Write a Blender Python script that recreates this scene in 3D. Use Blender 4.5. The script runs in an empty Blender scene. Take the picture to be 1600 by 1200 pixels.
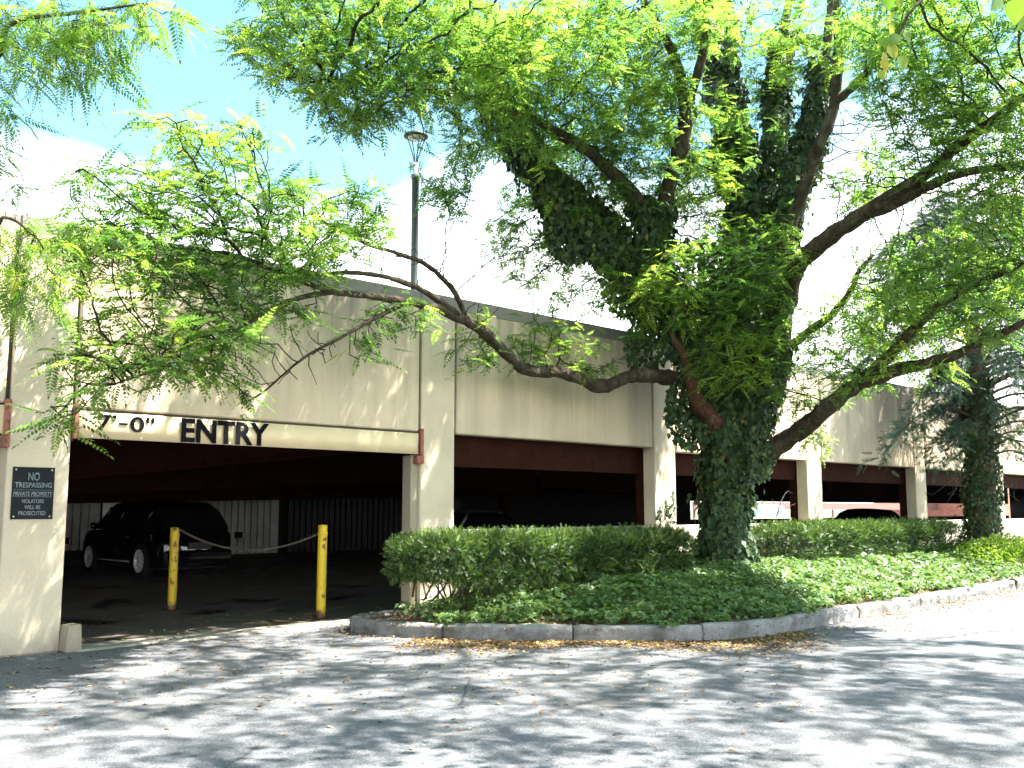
import bpy, bmesh, math, random
import numpy as np
from mathutils import Vector, Matrix

random.seed(7); rng = np.random.default_rng(7)
scene = bpy.context.scene
COL = scene.collection

# ------------------------------------------------------------------ camera, sky, sun, exposure
FPX = 1550.0; PITCH = math.atan(195 / FPX); CAMZ = 1.49
cam = bpy.data.cameras.new('camera'); cam_o = bpy.data.objects.new('camera', cam); COL.objects.link(cam_o)
cam.sensor_fit = 'HORIZONTAL'; cam.sensor_width = 36; cam.lens = 36 * FPX / 1600
cam.clip_start = 0.05; cam.clip_end = 3000
cam_o.location = (0, 0, CAMZ); cam_o.rotation_euler = (math.pi / 2 + PITCH, 0, 0)
scene.camera = cam_o

wv = np.array([0.71550419, 0.69860844, 0.0]); nv = np.array([0.69860844, -0.71550419, 0.0])
P0 = np.array([-4.75440352, 10.70786894, 0.0])
SUN = 0.40 * wv + 0.40 * nv + np.array([0, 0, 1.0]); SUN /= np.linalg.norm(SUN)
sun_el = math.asin(SUN[2])
world = bpy.data.worlds.new('World'); scene.world = world; world.use_nodes = True
wt = world.node_tree; wt.nodes.clear()
def wn(t, **k):
    n = wt.nodes.new(t)
    for a, b in k.items(): setattr(n, a, b)
    return n
w_out = wn('ShaderNodeOutputWorld'); w_bg = wn('ShaderNodeBackground')
w_sky = wn('ShaderNodeTexSky', sky_type='NISHITA', sun_disc=False, sun_elevation=sun_el,
           sun_rotation=math.atan2(SUN[0], SUN[1]), air_density=1.0, dust_density=0.6, ozone_density=1.0)
w_tc = wn('ShaderNodeTexCoord'); w_sep = wn('ShaderNodeSeparateXYZ')
wt.links.new(w_tc.outputs['Generated'], w_sep.inputs[0])
def wmath(op, a, b=None, c=None):
    n = wn('ShaderNodeMath', operation=op)
    for i, v in enumerate((a, b, c)):
        if v is None: continue
        if isinstance(v, (int, float)): n.inputs[i].default_value = v
        else: wt.links.new(v, n.inputs[i])
    return n.outputs[0]
zc = wmath('MAXIMUM', w_sep.outputs[2], 0.0)
den = wmath('ADD', zc, 0.22)
w_cmb = wn('ShaderNodeCombineXYZ')
wt.links.new(wmath('DIVIDE', w_sep.outputs[0], den), w_cmb.inputs[0])
wt.links.new(wmath('DIVIDE', w_sep.outputs[1], den), w_cmb.inputs[1])
w_cmb.inputs[2].default_value = 5.3
w_noise = wn('ShaderNodeTexNoise'); w_noise.inputs['Scale'].default_value = 1.15
w_noise.inputs['Detail'].default_value = 7; w_noise.inputs['Roughness'].default_value = 0.55
wt.links.new(w_cmb.outputs[0], w_noise.inputs['Vector'])
w_map = wn('ShaderNodeMapRange', interpolation_type='SMOOTHSTEP'); wt.links.new(zc, w_map.inputs[0])
w_map.inputs[1].default_value = 0.16; w_map.inputs[2].default_value = 0.40; w_map.inputs[3].default_value = 0.32; w_map.inputs[4].default_value = 0.0
hz = w_map.outputs[0]
w_ramp = wn('ShaderNodeValToRGB'); w_ramp.color_ramp.elements[0].position = 0.52; w_ramp.color_ramp.elements[1].position = 0.76
wt.links.new(wmath('ADD', w_noise.outputs[0], hz), w_ramp.inputs[0])
w_mix = wn('ShaderNodeMix', data_type='RGBA'); w_mix.inputs['B'].default_value = (9.5, 9.6, 9.8, 1)
wt.links.new(w_ramp.outputs[0], w_mix.inputs['Factor']); 
w_tint = wn('ShaderNodeMix', data_type='RGBA', blend_type='MULTIPLY'); w_tint.inputs['Factor'].default_value = 1.0; w_tint.inputs['B'].default_value = (0.82, 1.10, 1.04, 1)
wt.links.new(w_sky.outputs[0], w_tint.inputs['A']); wt.links.new(w_tint.outputs['Result'], w_mix.inputs['A'])
wt.links.new(w_mix.outputs['Result'], w_bg.inputs[0]); w_bg.inputs[1].default_value = 0.074
wt.links.new(w_bg.outputs[0], w_out.inputs[0])

sun = bpy.data.lights.new('sun', 'SUN'); sun.energy = 5.0; sun.angle = math.radians(0.55); sun.color = (1, 0.96, 0.88)
sun_o = bpy.data.objects.new('sun', sun); COL.objects.link(sun_o); sun_o.location = (10, 10, 30)
sun_o.rotation_euler = Vector(SUN).to_track_quat('Z', 'Y').to_euler()

vs = scene.view_settings; vs.view_transform = 'Standard'; vs.look = 'None'; vs.gamma = 1; vs.use_curve_mapping = False
vs.exposure = 2.68
scene.cycles.use_denoising = True
scene.cycles.max_bounces = 4; scene.cycles.diffuse_bounces = 2; scene.cycles.glossy_bounces = 2; scene.cycles.transmission_bounces = 4; scene.cycles.transparent_max_bounces = 4
scene.cycles.use_adaptive_sampling = True; scene.cycles.adaptive_threshold = 0.025
scene.cycles.caustics_reflective = False; scene.cycles.caustics_refractive = False

# ------------------------------------------------------------------ geometry helpers
CAM = np.array([0, 0, CAMZ]); FW = np.array([0, math.cos(PITCH), math.sin(PITCH)])
UP = np.array([0, -math.sin(PITCH), math.cos(PITCH)]); RT = np.array([1.0, 0, 0])
def ray(x, y): return FW + RT * ((x - 800) / FPX) + UP * ((600 - y) / FPX)
def atY(x, y, Y): d = ray(x, y); return CAM + d * (Y / d[1])
def onz(x, y, z=0.0): d = ray(x, y); return CAM + d * ((z - CAMZ) / d[2])
def onW(x, y, off): d = ray(x, y); return CAM + d * ((off - nv @ (CAM - P0)) / (nv @ d))
def W(s, o=0.0, z=0.0): return P0 + s * wv + o * nv + np.array([0, 0, z])

def link(o): COL.objects.link(o); return o
def fast_mesh(name, verts, faces, smooth=False, tint=None):
    verts = np.asarray(verts, dtype=np.float32); faces = np.asarray(faces, dtype=np.int32)
    me = bpy.data.meshes.new(name); k = faces.shape[1]
    me.vertices.add(len(verts)); me.vertices.foreach_set('co', verts.ravel())
    me.loops.add(faces.size); me.loops.foreach_set('vertex_index', faces.ravel())
    me.polygons.add(len(faces)); me.polygons.foreach_set('loop_start', np.arange(0, faces.size, k, dtype=np.int32))
    if smooth: me.polygons.foreach_set('use_smooth', np.ones(len(faces), dtype=bool))
    if tint is not None:
        a = me.attributes.new('tint', 'FLOAT', 'POINT'); a.data.foreach_set('value', np.asarray(tint, dtype=np.float32))
    me.update(calc_edges=True)
    return me
def wloc(o):
    v = np.zeros(3)
    while o is not None: v += np.array(o.location); o = o.parent
    return v
def mobj(name, me, m, parent=None, base=None):
    """mesh in world coordinates -> object; origin moved to parent / to its base."""
    off = wloc(parent) if parent is not None else (np.array(base) if base is not None else None)
    n = len(me.vertices); co = np.empty(n * 3, dtype=np.float32); me.vertices.foreach_get('co', co); co = co.reshape(-1, 3)
    if off is None:
        off = np.array([(co[:, 0].min() + co[:, 0].max()) / 2, (co[:, 1].min() + co[:, 1].max()) / 2, co[:, 2].min()])
    me.vertices.foreach_set('co', (co - off).astype(np.float32).ravel())
    o = bpy.data.objects.new(name, me); link(o)
    if m is not None: me.materials.append(m)
    if parent is not None: o.parent = parent
    else: o.location = off
    me.update()
    return o
def lobj(name, me, m, parent, loc=(0, 0, 0), rot=(0, 0, 0)):
    """mesh already in the parent's local coordinates."""
    o = bpy.data.objects.new(name, me); link(o)
    if m is not None and len(me.materials) == 0: me.materials.append(m)
    o.parent = parent; o.location = loc; o.rotation_euler = rot
    return o
def tag(o, label=None, cat=None, group=None, kind=None):
    if label: o['label'] = label
    if cat: o['category'] = cat
    if group: o['group'] = group
    if kind: o['kind'] = kind
    return o
def thing(name, loc, label, cat, group=None, rz=0):
    o = bpy.data.objects.new(name, None); link(o); o.location = loc; o.rotation_euler = (0, 0, rz); o.empty_display_size = 0.2
    return tag(o, label, cat, group)

def bm_mesh(name, bm, smooth=False):
    me = bpy.data.meshes.new(name); bm.normal_update(); bm.to_mesh(me); bm.free()
    if smooth: me.polygons.foreach_set('use_smooth', np.ones(len(me.polygons), dtype=bool))
    return me
def hexa(bm, p):
    """8 corners: bottom 4 ccw, top 4 ccw"""
    v = [bm.verts.new(tuple(q)) for q in p]
    for f in ((3, 2, 1, 0), (4, 5, 6, 7), (0, 1, 5, 4), (1, 2, 6, 5), (2, 3, 7, 6), (3, 0, 4, 7)):
        bm.faces.new([v[i] for i in f])
def bev(bm, w, seg=1):
    if w > 0: bmesh.ops.bevel(bm, geom=list(bm.edges), offset=w, segments=seg, affect='EDGES', profile=0.5)
def wbox(s0, s1, o0, o1, z0, z1, bevel=0.0, name='box'):
    """box in wall coordinates (along, off, z)"""
    bm = bmesh.new()
    hexa(bm, [W(s0, o1, z0), W(s1, o1, z0), W(s1, o0, z0), W(s0, o0, z0), W(s0, o1, z1), W(s1, o1, z1), W(s1, o0, z1), W(s0, o0, z1)])
    bmesh.ops.recalc_face_normals(bm, faces=bm.faces); bev(bm, bevel)
    return bm_mesh(name, bm)
def lbox(x0, x1, y0, y1, z0, z1, bevel=0.0, name='box', bm=None):
    own = bm is None
    if own: bm = bmesh.new()
    hexa(bm, [(x0, y0, z0), (x1, y0, z0), (x1, y1, z0), (x0, y1, z0), (x0, y0, z1), (x1, y0, z1), (x1, y1, z1), (x0, y1, z1)])
    if own:
        bev(bm, bevel); return bm_mesh(name, bm)
def lathe(prof, seg=24, name='lathe', smooth=True, center=(0, 0, 0), axis='z', caps=True):
    vs_, fs = [], []
    n = len(prof)
    for i in range(seg):
        a = 2 * math.pi * i / seg
        for r, z in prof:
            x, y = r * math.cos(a), r * math.sin(a)
            q = (x, y, z) if axis == 'z' else (x, z, y)
            vs_.append((q[0] + center[0], q[1] + center[1], q[2] + center[2]))
    for i in range(seg):
        j = (i + 1) % seg
        for k in range(n - 1):
            f = (i * n + k, j * n + k, j * n + k + 1, i * n + k + 1)
            fs.append(f if axis == 'z' else f[::-1])
    me = fast_mesh(name, vs_, fs, smooth)
    return me

def catmull(P, n_per=8):
    P = np.asarray(P, float); Q = np.vstack([2 * P[0] - P[1], P, 2 * P[-1] - P[-2]]); out = []
    for i in range(1, len(Q) - 2):
        for t in np.linspace(0, 1, n_per, endpoint=False):
            a, b, c, d = Q[i - 1], Q[i], Q[i + 1], Q[i + 2]
            out.append(0.5 * (2 * b + (c - a) * t + (2 * a - 5 * b + 4 * c - d) * t * t + (3 * b - a - 3 * c + d) * t ** 3))
    out.append(P[-1]); return np.array(out)
def tube_arrays(P, Rr, sides=10, rough=0.0, v0=0):
    P = np.asarray(P, float); n = len(P); T = np.gradient(P, axis=0); T /= np.linalg.norm(T, axis=1)[:, None] + 1e-9
    ref = np.array([0.31, 0.87, 0.2]) if abs(T[0] @ np.array([0.31, 0.87, 0.2])) < 0.85 else np.array([1.0, 0, 0])
    V = np.empty((n, sides, 3)); u = ref - T[0] * (ref @ T[0]); u /= np.linalg.norm(u)
    ang = np.arange(sides) * 2 * math.pi / sides
    for i in range(n):
        u = u - T[i] * (u @ T[i]); u /= np.linalg.norm(u) + 1e-9; b = np.cross(T[i], u)
        rr = Rr[i] * (1 + rough * rng.normal(size=sides))
        V[i] = P[i] + (np.cos(ang) * rr)[:, None] * u + (np.sin(ang) * rr)[:, None] * b
    idx = np.arange(n * sides).reshape(n, sides); a = idx[:-1]; c = idx[1:]
    Fq = np.stack([a, np.roll(a, -1, 1), np.roll(c, -1, 1), c], -1).reshape(-1, 4) + v0
    return V.reshape(-1, 3), Fq
def tube_mesh(name, P, Rr, sides=10, rough=0.0, cap=True):
    V, Fq = tube_arrays(P, np.broadcast_to(np.asarray(Rr, float), (len(P),)), sides, rough)
    if cap:
        V = np.vstack([V, P[0], P[-1]]); n = len(P); a = np.arange(sides); b = np.roll(a, -1)
        c0 = len(V) - 2; c1 = len(V) - 1
        Fq = np.vstack([Fq, np.stack([b, a, np.full(sides, c0), np.full(sides, c0)], -1), np.stack([a + (n - 1) * sides, b + (n - 1) * sides, np.full(sides, c1), np.full(sides, c1)], -1)])
        q = Fq[:len(Fq) - 2 * sides]; t3 = Fq[len(Fq) - 2 * sides:, :3]
        tri = np.vstack([q[:, [0, 1, 2]], q[:, [0, 2, 3]], t3])
        return fast_mesh(name, V, tri, True)
    return fast_mesh(name, V, Fq, True)
def join_arr(parts):
    """parts: list of (V,F) with equal face size"""
    vs_, fs, o = [], [], 0
    for V, Fq in parts:
        vs_.append(V); fs.append(np.asarray(Fq) + o); o += len(V)
    return np.vstack(vs_), np.vstack(fs)
def norm(v): return v / (np.linalg.norm(v, axis=-1, keepdims=True) + 1e-9)
def frames(xd, zhint):
    """rotation matrices (N,3,3) with columns x,y,z; x along xd, z near zhint"""
    x = norm(xd); y = norm(np.cross(zhint, x)); z = np.cross(x, y)
    return np.stack([x, y, z], -1)
def scatter(tv, tf, pos, R, sc):
    N = len(pos); k = len(tv)
    V = np.einsum('nij,kj->nki', R, tv) * np.asarray(sc).reshape(-1, 1, 1) + pos[:, None, :]
    Fq = (tf[None] + (np.arange(N) * k)[:, None, None]).reshape(-1, tf.shape[1])
    return V.reshape(-1, 3), Fq
def smoothstep(a, b, x): t = np.clip((x - a) / (b - a), 0, 1); return t * t * (3 - 2 * t)

# ------------------------------------------------------------------ materials
def new_mat(name):
    m = bpy.data.materials.new(name); m.use_nodes = True
    nt = m.node_tree; nt.nodes.clear()
    return m, nt
class NT:
    def __init__(s, name):
        s.m, s.t = new_mat(name); s.out = s.t.nodes.new('ShaderNodeOutputMaterial')
        s.b = s.t.nodes.new('ShaderNodeBsdfPrincipled'); s.t.links.new(s.b.outputs[0], s.out.inputs[0])
        s.geo = s.t.nodes.new('ShaderNodeNewGeometry'); s.pos = s.geo.outputs['Position']
    def l(s, a, b): s.t.links.new(a, b)
    def inp(s, sock, v):
        if isinstance(v, bpy.types.NodeSocket): s.l(v, sock)
        elif isinstance(v, tuple) and len(v) == 3 and sock.type == 'RGBA': sock.default_value = (*v, 1)
        else: sock.default_value = v
    def mapv(s, scale, loc=(0, 0, 0), vec=None):
        n = s.t.nodes.new('ShaderNodeMapping'); s.l(vec or s.pos, n.inputs[0]); n.inputs['Scale'].default_value = scale; n.inputs['Location'].default_value = loc
        return n.outputs[0]
    def noise(s, scale=5, detail=4, rough=0.55, vec=None, dist=0.0):
        n = s.t.nodes.new('ShaderNodeTexNoise'); s.l(vec or s.pos, n.inputs['Vector']); n.inputs['Scale'].default_value = scale
        n.inputs['Detail'].default_value = detail; n.inputs['Roughness'].default_value = rough; n.inputs['Distortion'].default_value = dist
        return n.outputs[0]
    def voro(s, scale=20, feature='F1', out='Distance', vec=None):
        n = s.t.nodes.new('ShaderNodeTexVoronoi'); n.feature = feature; s.l(vec or s.pos, n.inputs['Vector']); n.inputs['Scale'].default_value = scale
        return n.outputs[out]
    def ramp(s, fac, stops):
        n = s.t.nodes.new('ShaderNodeValToRGB'); s.l(fac, n.inputs[0]); e = n.color_ramp.elements
        while len(e) < len(stops): e.new(0.5)
        for i, (p, c) in enumerate(stops):
            e[i].position = p; e[i].color = (*c, 1) if isinstance(c, tuple) else (c, c, c, 1)
        return n.outputs[0]
    def mix(s, f, a, b, mode='MIX'):
        n = s.t.nodes.new('ShaderNodeMix'); n.data_type = 'RGBA'; n.blend_type = mode
        s.inp(n.inputs['Factor'], f); s.inp(n.inputs['A'], a); s.inp(n.inputs['B'], b); return n.outputs['Result']
    def math(s, op, a, b=0.0):
        n = s.t.nodes.new('ShaderNodeMath'); n.operation = op; s.inp(n.inputs[0], a); s.inp(n.inputs[1], b); return n.outputs[0]
    def sepz(s, i=2):
        n = s.t.nodes.new('ShaderNodeSeparateXYZ'); s.l(s.pos, n.inputs[0]); return n.outputs[i]
    def attr(s, name='tint'):
        n = s.t.nodes.new('ShaderNodeAttribute'); n.attribute_name = name; return n.outputs['Fac']
    def objrand(s):
        return s.t.nodes.new('ShaderNodeObjectInfo').outputs['Random']
    def bump(s, h, strength=0.3, dist=0.02):
        n = s.t.nodes.new('ShaderNodeBump'); n.inputs['Strength'].default_value = strength; n.inputs['Distance'].default_value = dist
        s.l(h, n.inputs['Height']); s.l(n.outputs[0], s.b.inputs['Normal']); return n
    def base(s, c, rough=0.7, metal=0.0, spec=None):
        s.inp(s.b.inputs['Base Color'], c); s.inp(s.b.inputs['Roughness'], rough); s.b.inputs['Metallic'].default_value = metal
        if spec is not None: s.b.inputs['Specular IOR Level'].default_value = spec
        return s.m
M = {}
def simple(name, c, rough=0.6, metal=0.0, var=0.25, scale=6, bump=0.0, spec=None):
    n = NT(name); f = n.noise(scale, 5)
    col = n.mix(n.ramp(f, [(0.3, 0.0), (0.7, 1.0)]), tuple(x * (1 - var) for x in c), tuple(min(1, x * (1 + var)) for x in c))
    if bump: n.bump(n.noise(scale * 6, 4), bump, 0.01)
    M[name] = n.base(col, rough, metal, spec); return M[name]

def concrete(name, c, stain=0.55, top=4.6, run=1.2, rust=False):
    n = NT(name)
    blot = n.ramp(n.noise(0.9, 5, 0.6), [(0.3, 0.0), (0.75, 1.0)])
    col = n.mix(blot, tuple(x * 0.80 for x in c), tuple(min(1, x * 1.06) for x in c))
    agg = n.ramp(n.voro(90, out='Color'), [(0.0, 0.80), (0.25, 0.98), (1.0, 1.06)])
    col = n.mix(0.55, col, agg, 'MULTIPLY')
    pits = n.ramp(n.voro(34), [(0.0, 0.45), (0.10, 1.0)])
    pm = n.ramp(n.noise(3.0, 3), [(0.45, 0.0), (0.62, 1.0)])
    col = n.mix(n.mix(1.0, pm, (0.7, 0.7, 0.7), 'MULTIPLY'), col, n.mix(1.0, col, pits, 'MULTIPLY'))
    # run-off grime: vertical streaks that start under the top edge
    st = n.ramp(n.noise(1.0, 5, 0.6, vec=n.mapv((1.7, 1.7, 0.10))), [(0.41, 0.0), (0.57, 1.0)])
    st2 = n.ramp(n.noise(1.0, 4, 0.6, vec=n.mapv((7, 7, 0.25), (3, 1, 0))), [(0.5, 0.0), (0.75, 1.0)])
    h = n.ramp(n.math('DIVIDE', n.math('SUBTRACT', top, n.sepz()), run), [(0.0, 1.0), (0.12, 0.85), (0.45, 0.5), (1.0, 0.08)])
    g = n.mix(1.0, n.mix(0.35, st, st2), h, 'MULTIPLY')
    col = n.mix(n.mix(1.0, g, (stain, stain, stain), 'MULTIPLY'), col, (0.105, 0.10, 0.092))
    # splash dirt near the ground
    low = n.ramp(n.math('ADD', n.math('MULTIPLY', n.sepz(), 1.4), n.math('MULTIPLY', n.noise(4, 5), 0.7)), [(0.30, 1.0), (0.75, 0.0)])
    col = n.mix(n.mix(1.0, low, (0.5, 0.5, 0.5), 'MULTIPLY'), col, (0.16, 0.145, 0.12))
    cr = n.ramp(n.voro(0.75, 'DISTANCE_TO_EDGE', vec=n.mix(0.25, n.pos, n.noise(3, 3))), [(0.0, 1.0), (0.0035, 0.0)])
    crm = n.ramp(n.noise(0.5, 2), [(0.58, 0.0), (0.64, 0.35)])
    col = n.mix(n.mix(1.0, cr, crm, 'MULTIPLY'), col, (0.14, 0.12, 0.10))
    if rust:
        r = n.ramp(n.noise(1.0, 5, 0.6, vec=n.mapv((5, 5, 0.35), (9, 4, 0))), [(0.58, 0.0), (0.72, 0.7)])
        col = n.mix(r, col, (0.28, 0.15, 0.06))
    n.bump(n.math('ADD', n.noise(60, 4), n.math('MULTIPLY', n.noise(7, 4), 1.4)), 0.28, 0.012)
    M[name] = n.base(col, 0.88, 0, 0.25); return M[name]
BEIGE = (0.68, 0.55, 0.385)
concrete('panel_concrete', BEIGE, 0.9, 4.42, 2.3)
concrete('column_concrete', (0.67, 0.56, 0.40), 0.6, 4.42, 1.2)
concrete('coping_concrete', (0.25, 0.23, 0.20), 0.5, 4.7, 0.6)
concrete('low_wall_concrete', (0.50, 0.45, 0.36), 0.4, 1.25, 0.5)
concrete('jamb_concrete', (0.38, 0.32, 0.23), 0.4, 2.3, 1.0, rust=True)

def mk_steel():
    n = NT('red_steel')
    f = n.ramp(n.noise(2.2, 6, 0.6), [(0.35, 0.0), (0.7, 1.0)])
    col = n.mix(f, (0.024, 0.0072, 0.0042), (0.037, 0.0108, 0.0062))
    r = n.ramp(n.noise(9, 6, 0.7), [(0.56, 0.0), (0.64, 1.0)])
    col = n.mix(r, col, (0.015, 0.006, 0.004)); n.bump(n.noise(30, 4), 0.2, 0.01)
    M['red_steel'] = n.base(col, 0.8, 0, 0.08)
    n = NT('red_bracket'); r = n.ramp(n.noise(14, 6, 0.7), [(0.5, 0.0), (0.62, 1.0)])
    M['red_bracket'] = n.base(n.mix(r, (0.30, 0.10, 0.065), (0.11, 0.05, 0.03)), 0.7)
mk_steel()
simple('rail_pink', (0.20, 0.105, 0.085), 0.8)
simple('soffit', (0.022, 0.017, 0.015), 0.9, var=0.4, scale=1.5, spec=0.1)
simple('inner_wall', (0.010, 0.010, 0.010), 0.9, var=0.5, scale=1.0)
simple('slat_metal', (0.46, 0.46, 0.40), 0.5, var=0.15, scale=2)
simple('slat_dark', (0.014, 0.015, 0.016), 0.6, var=0.2, scale=2)
simple('joint_dark', (0.05, 0.035, 0.025), 0.8)
simple('deck', (0.22, 0.21, 0.20), 0.9)

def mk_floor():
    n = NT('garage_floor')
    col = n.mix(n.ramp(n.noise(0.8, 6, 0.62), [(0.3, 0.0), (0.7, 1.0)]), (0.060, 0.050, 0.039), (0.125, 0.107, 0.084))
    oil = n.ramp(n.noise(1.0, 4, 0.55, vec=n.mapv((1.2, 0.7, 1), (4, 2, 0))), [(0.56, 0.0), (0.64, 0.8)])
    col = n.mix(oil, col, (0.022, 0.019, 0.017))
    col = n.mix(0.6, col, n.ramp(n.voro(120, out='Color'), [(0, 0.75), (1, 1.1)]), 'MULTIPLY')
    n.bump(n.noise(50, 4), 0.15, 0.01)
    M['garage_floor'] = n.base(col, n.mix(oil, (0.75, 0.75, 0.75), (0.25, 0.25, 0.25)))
mk_floor()
def mk_asphalt():
    n = NT('asphalt')
    big = n.ramp(n.noise(0.28, 5, 0.6), [(0.3, 0.0), (0.7, 1.0)])
    col = n.mix(big, (0.100, 0.103, 0.111), (0.142, 0.145, 0.152))
    mid = n.ramp(n.noise(2.3, 6, 0.65), [(0.35, 0.88), (0.7, 1.08)])
    col = n.mix(1.0, col, mid, 'MULTIPLY')
    stones = n.ramp(n.voro(75, out='Color'), [(0.0, 0.45), (0.35, 0.85), (0.75, 1.1), (1.0, 1.9)])
    col = n.mix(0.85, col, stones, 'MULTIPLY')
    fine = n.ramp(n.noise(160, 3, 0.7), [(0.3, 0.62), (0.7, 1.36)])
    col = n.mix(1.0, col, fine, 'MULTIPLY')
    wv2 = n.mix(0.35, n.pos, n.noise(1.3, 4, 0.6))
    cr = n.ramp(n.voro(0.33, 'DISTANCE_TO_EDGE', vec=wv2), [(0.0, 1.0), (0.0040, 0.0)])
    crm = n.ramp(n.noise(0.22, 2), [(0.46, 0.0), (0.52, 0.9)])
    crk = n.mix(1.0, cr, crm, 'MULTIPLY')
    col = n.mix(crk, col, (0.03, 0.028, 0.026))
    dirt = n.ramp(n.noise(1.0, 5, 0.65, vec=n.mapv((0.55, 0.9, 1), (2, 7, 0))), [(0.54, 0.0), (0.68, 0.55)])
    col = n.mix(dirt, col, (0.085, 0.078, 0.07))
    oil = n.ramp(n.noise(1.0, 3, 0.5, vec=n.mapv((1.6, 1.9, 1), (11, 3, 0))), [(0.66, 0.0), (0.74, 0.55)])
    col = n.mix(oil, col, (0.045, 0.043, 0.042))
    h = n.math('ADD', n.math('MULTIPLY', n.voro(75), 1.0), n.math('MULTIPLY', n.noise(160, 2), 0.6))
    n.bump(h, 0.55, 0.012)
    M['asphalt'] = n.base(col, 0.85, 0, 0.3)
mk_asphalt()
def mk_granite(name, a, b):
    n = NT(name)
    col = n.mix(n.ramp(n.noise(2.5, 5, 0.6), [(0.35, 0.0), (0.7, 1.0)]), a, b)
    col = n.mix(0.8, col, n.ramp(n.voro(130, out='Color'), [(0, 0.45), (0.4, 0.95), (1, 1.35)]), 'MULTIPLY')
    d = n.ramp(n.noise(3.5, 6, 0.65), [(0.48, 0.0), (0.64, 0.75)])
    col = n.mix(d, col, (0.085, 0.075, 0.06))
    n.bump(n.math('ADD', n.noise(22, 6, 0.65), n.math('MULTIPLY', n.noise(90, 3), 0.3)), 0.7, 0.03)
    M[name] = n.base(col, 0.85)
mk_granite('granite', (0.15, 0.147, 0.14), (0.26, 0.25, 0.235))
def mk_soil():
    n = NT('soil')
    col = n.mix(n.ramp(n.voro(28, out='Color'), [(0, 0.0), (1, 1.0)]), (0.05, 0.028, 0.016), (0.19, 0.115, 0.062))
    col = n.mix(n.ramp(n.noise(3, 5), [(0.4, 0.0), (0.7, 0.7)]), col, (0.055, 0.038, 0.026))
    n.bump(n.math('ADD', n.voro(28), n.noise(60, 3)), 0.8, 0.04)
    M['soil'] = n.base(col, 0.95)
mk_soil()
def mk_bark(name, a, b, sc=1.0):
    n = NT(name)
    v = n.mapv((9 * sc, 9 * sc, 2.4 * sc))
    f = n.noise(1.6, 7, 0.65, vec=v, dist=0.8)
    col = n.mix(n.ramp(f, [(0.32, 0.0), (0.68, 1.0)]), a, b)
    li = n.ramp(n.noise(3.0, 5), [(0.56, 0.0), (0.68, 0.5)]); col = n.mix(li, col, (0.16, 0.155, 0.11))
    n.bump(f, 1.0, 0.09)
    M[name] = n.base(col, 0.92, 0, 0.2)
mk_bark('bark', (0.026, 0.019, 0.012), (0.10, 0.077, 0.05))
mk_bark('twig_bark', (0.022, 0.016, 0.011), (0.06, 0.045, 0.032), 2)
mk_bark('torn_wood', (0.04, 0.026, 0.018), (0.17, 0.072, 0.04), 2)
mk_bark('conifer_bark', (0.09, 0.045, 0.028), (0.23, 0.13, 0.09))
mk_bark('dead_twig', (0.06, 0.045, 0.035), (0.15, 0.12, 0.095), 2)

def leaf_mat(name, stops, tr=0.45, tcol=1.9, rough=0.45, spec=0.35, tmul=(1.12, 1.15, 0.56)):
    """stops over per-leaf tint; translucent side a little yellower than the surface"""
    n = NT(name); t = n.attr('tint')
    col = n.ramp(t, stops)
    n.base(col, rough, 0, spec)
    tl = n.t.nodes.new('ShaderNodeBsdfTranslucent')
    c2 = n.mix(1.0, col, tuple(min(1.0, x) if False else x * tcol for x in tmul), 'MULTIPLY'); n.l(c2, tl.inputs[0])
    mx = n.t.nodes.new('ShaderNodeMixShader'); mx.inputs[0].default_value = tr
    n.l(n.b.outputs[0], mx.inputs[1]); n.l(tl.outputs[0], mx.inputs[2]); n.l(mx.outputs[0], n.out.inputs[0])
    M[name] = n.m
leaf_mat('locust_leaf', [(0.0, (0.032, 0.072, 0.024)), (0.4, (0.064, 0.120, 0.033)), (0.75, (0.135, 0.195, 0.042)), (1.0, (0.20, 0.245, 0.045))], 0.56, 2.6)
leaf_mat('near_leaf', [(0.0, (0.035, 0.085, 0.022)), (0.5, (0.075, 0.14, 0.028)), (0.9, (0.15, 0.20, 0.03)), (1.0, (0.21, 0.235, 0.04))], 0.55, 2.5)
leaf_mat('ivy_leaf', [(0.0, (0.016, 0.034, 0.013)), (0.5, (0.037, 0.072, 0.024)), (0.85, (0.08, 0.125, 0.036)), (0.97, (0.12, 0.16, 0.035)), (1.0, (0.2, 0.13, 0.04))], 0.2, 1.5, 0.5, 0.3)
leaf_mat('ground_ivy_leaf', [(0.0, (0.05, 0.105, 0.032)), (0.5, (0.098, 0.17, 0.05)), (0.9, (0.16, 0.23, 0.075)), (1.0, (0.22, 0.24, 0.05))], 0.3, 1.6, 0.42, 0.42)
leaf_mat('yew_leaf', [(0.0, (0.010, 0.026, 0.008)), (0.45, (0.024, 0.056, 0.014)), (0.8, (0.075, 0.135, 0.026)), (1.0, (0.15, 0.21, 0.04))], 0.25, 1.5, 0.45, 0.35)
leaf_mat('conifer_leaf', [(0.0, (0.03, 0.062, 0.04)), (0.6, (0.055, 0.10, 0.062)), (1.0, (0.10, 0.14, 0.07))], 0.2, 1.4, 0.5, 0.3)
leaf_mat('lime_leaf', [(0.0, (0.10, 0.19, 0.03)), (0.6, (0.18, 0.28, 0.04)), (1.0, (0.30, 0.35, 0.05))], 0.4, 1.6, 0.45, 0.3)
leaf_mat('linden_leaf', [(0.0, (0.06, 0.13, 0.02)), (0.7, (0.12, 0.20, 0.03)), (1.0, (0.28, 0.24, 0.03))], 0.5, 1.7)
leaf_mat('litter_leaf', [(0.0, (0.14, 0.075, 0.035)), (0.5, (0.30, 0.19, 0.09)), (0.8, (0.46, 0.34, 0.14)), (1.0, (0.50, 0.44, 0.16))], 0.15, 1.2, 0.7, 0.2, (1, 1, 1))

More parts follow.
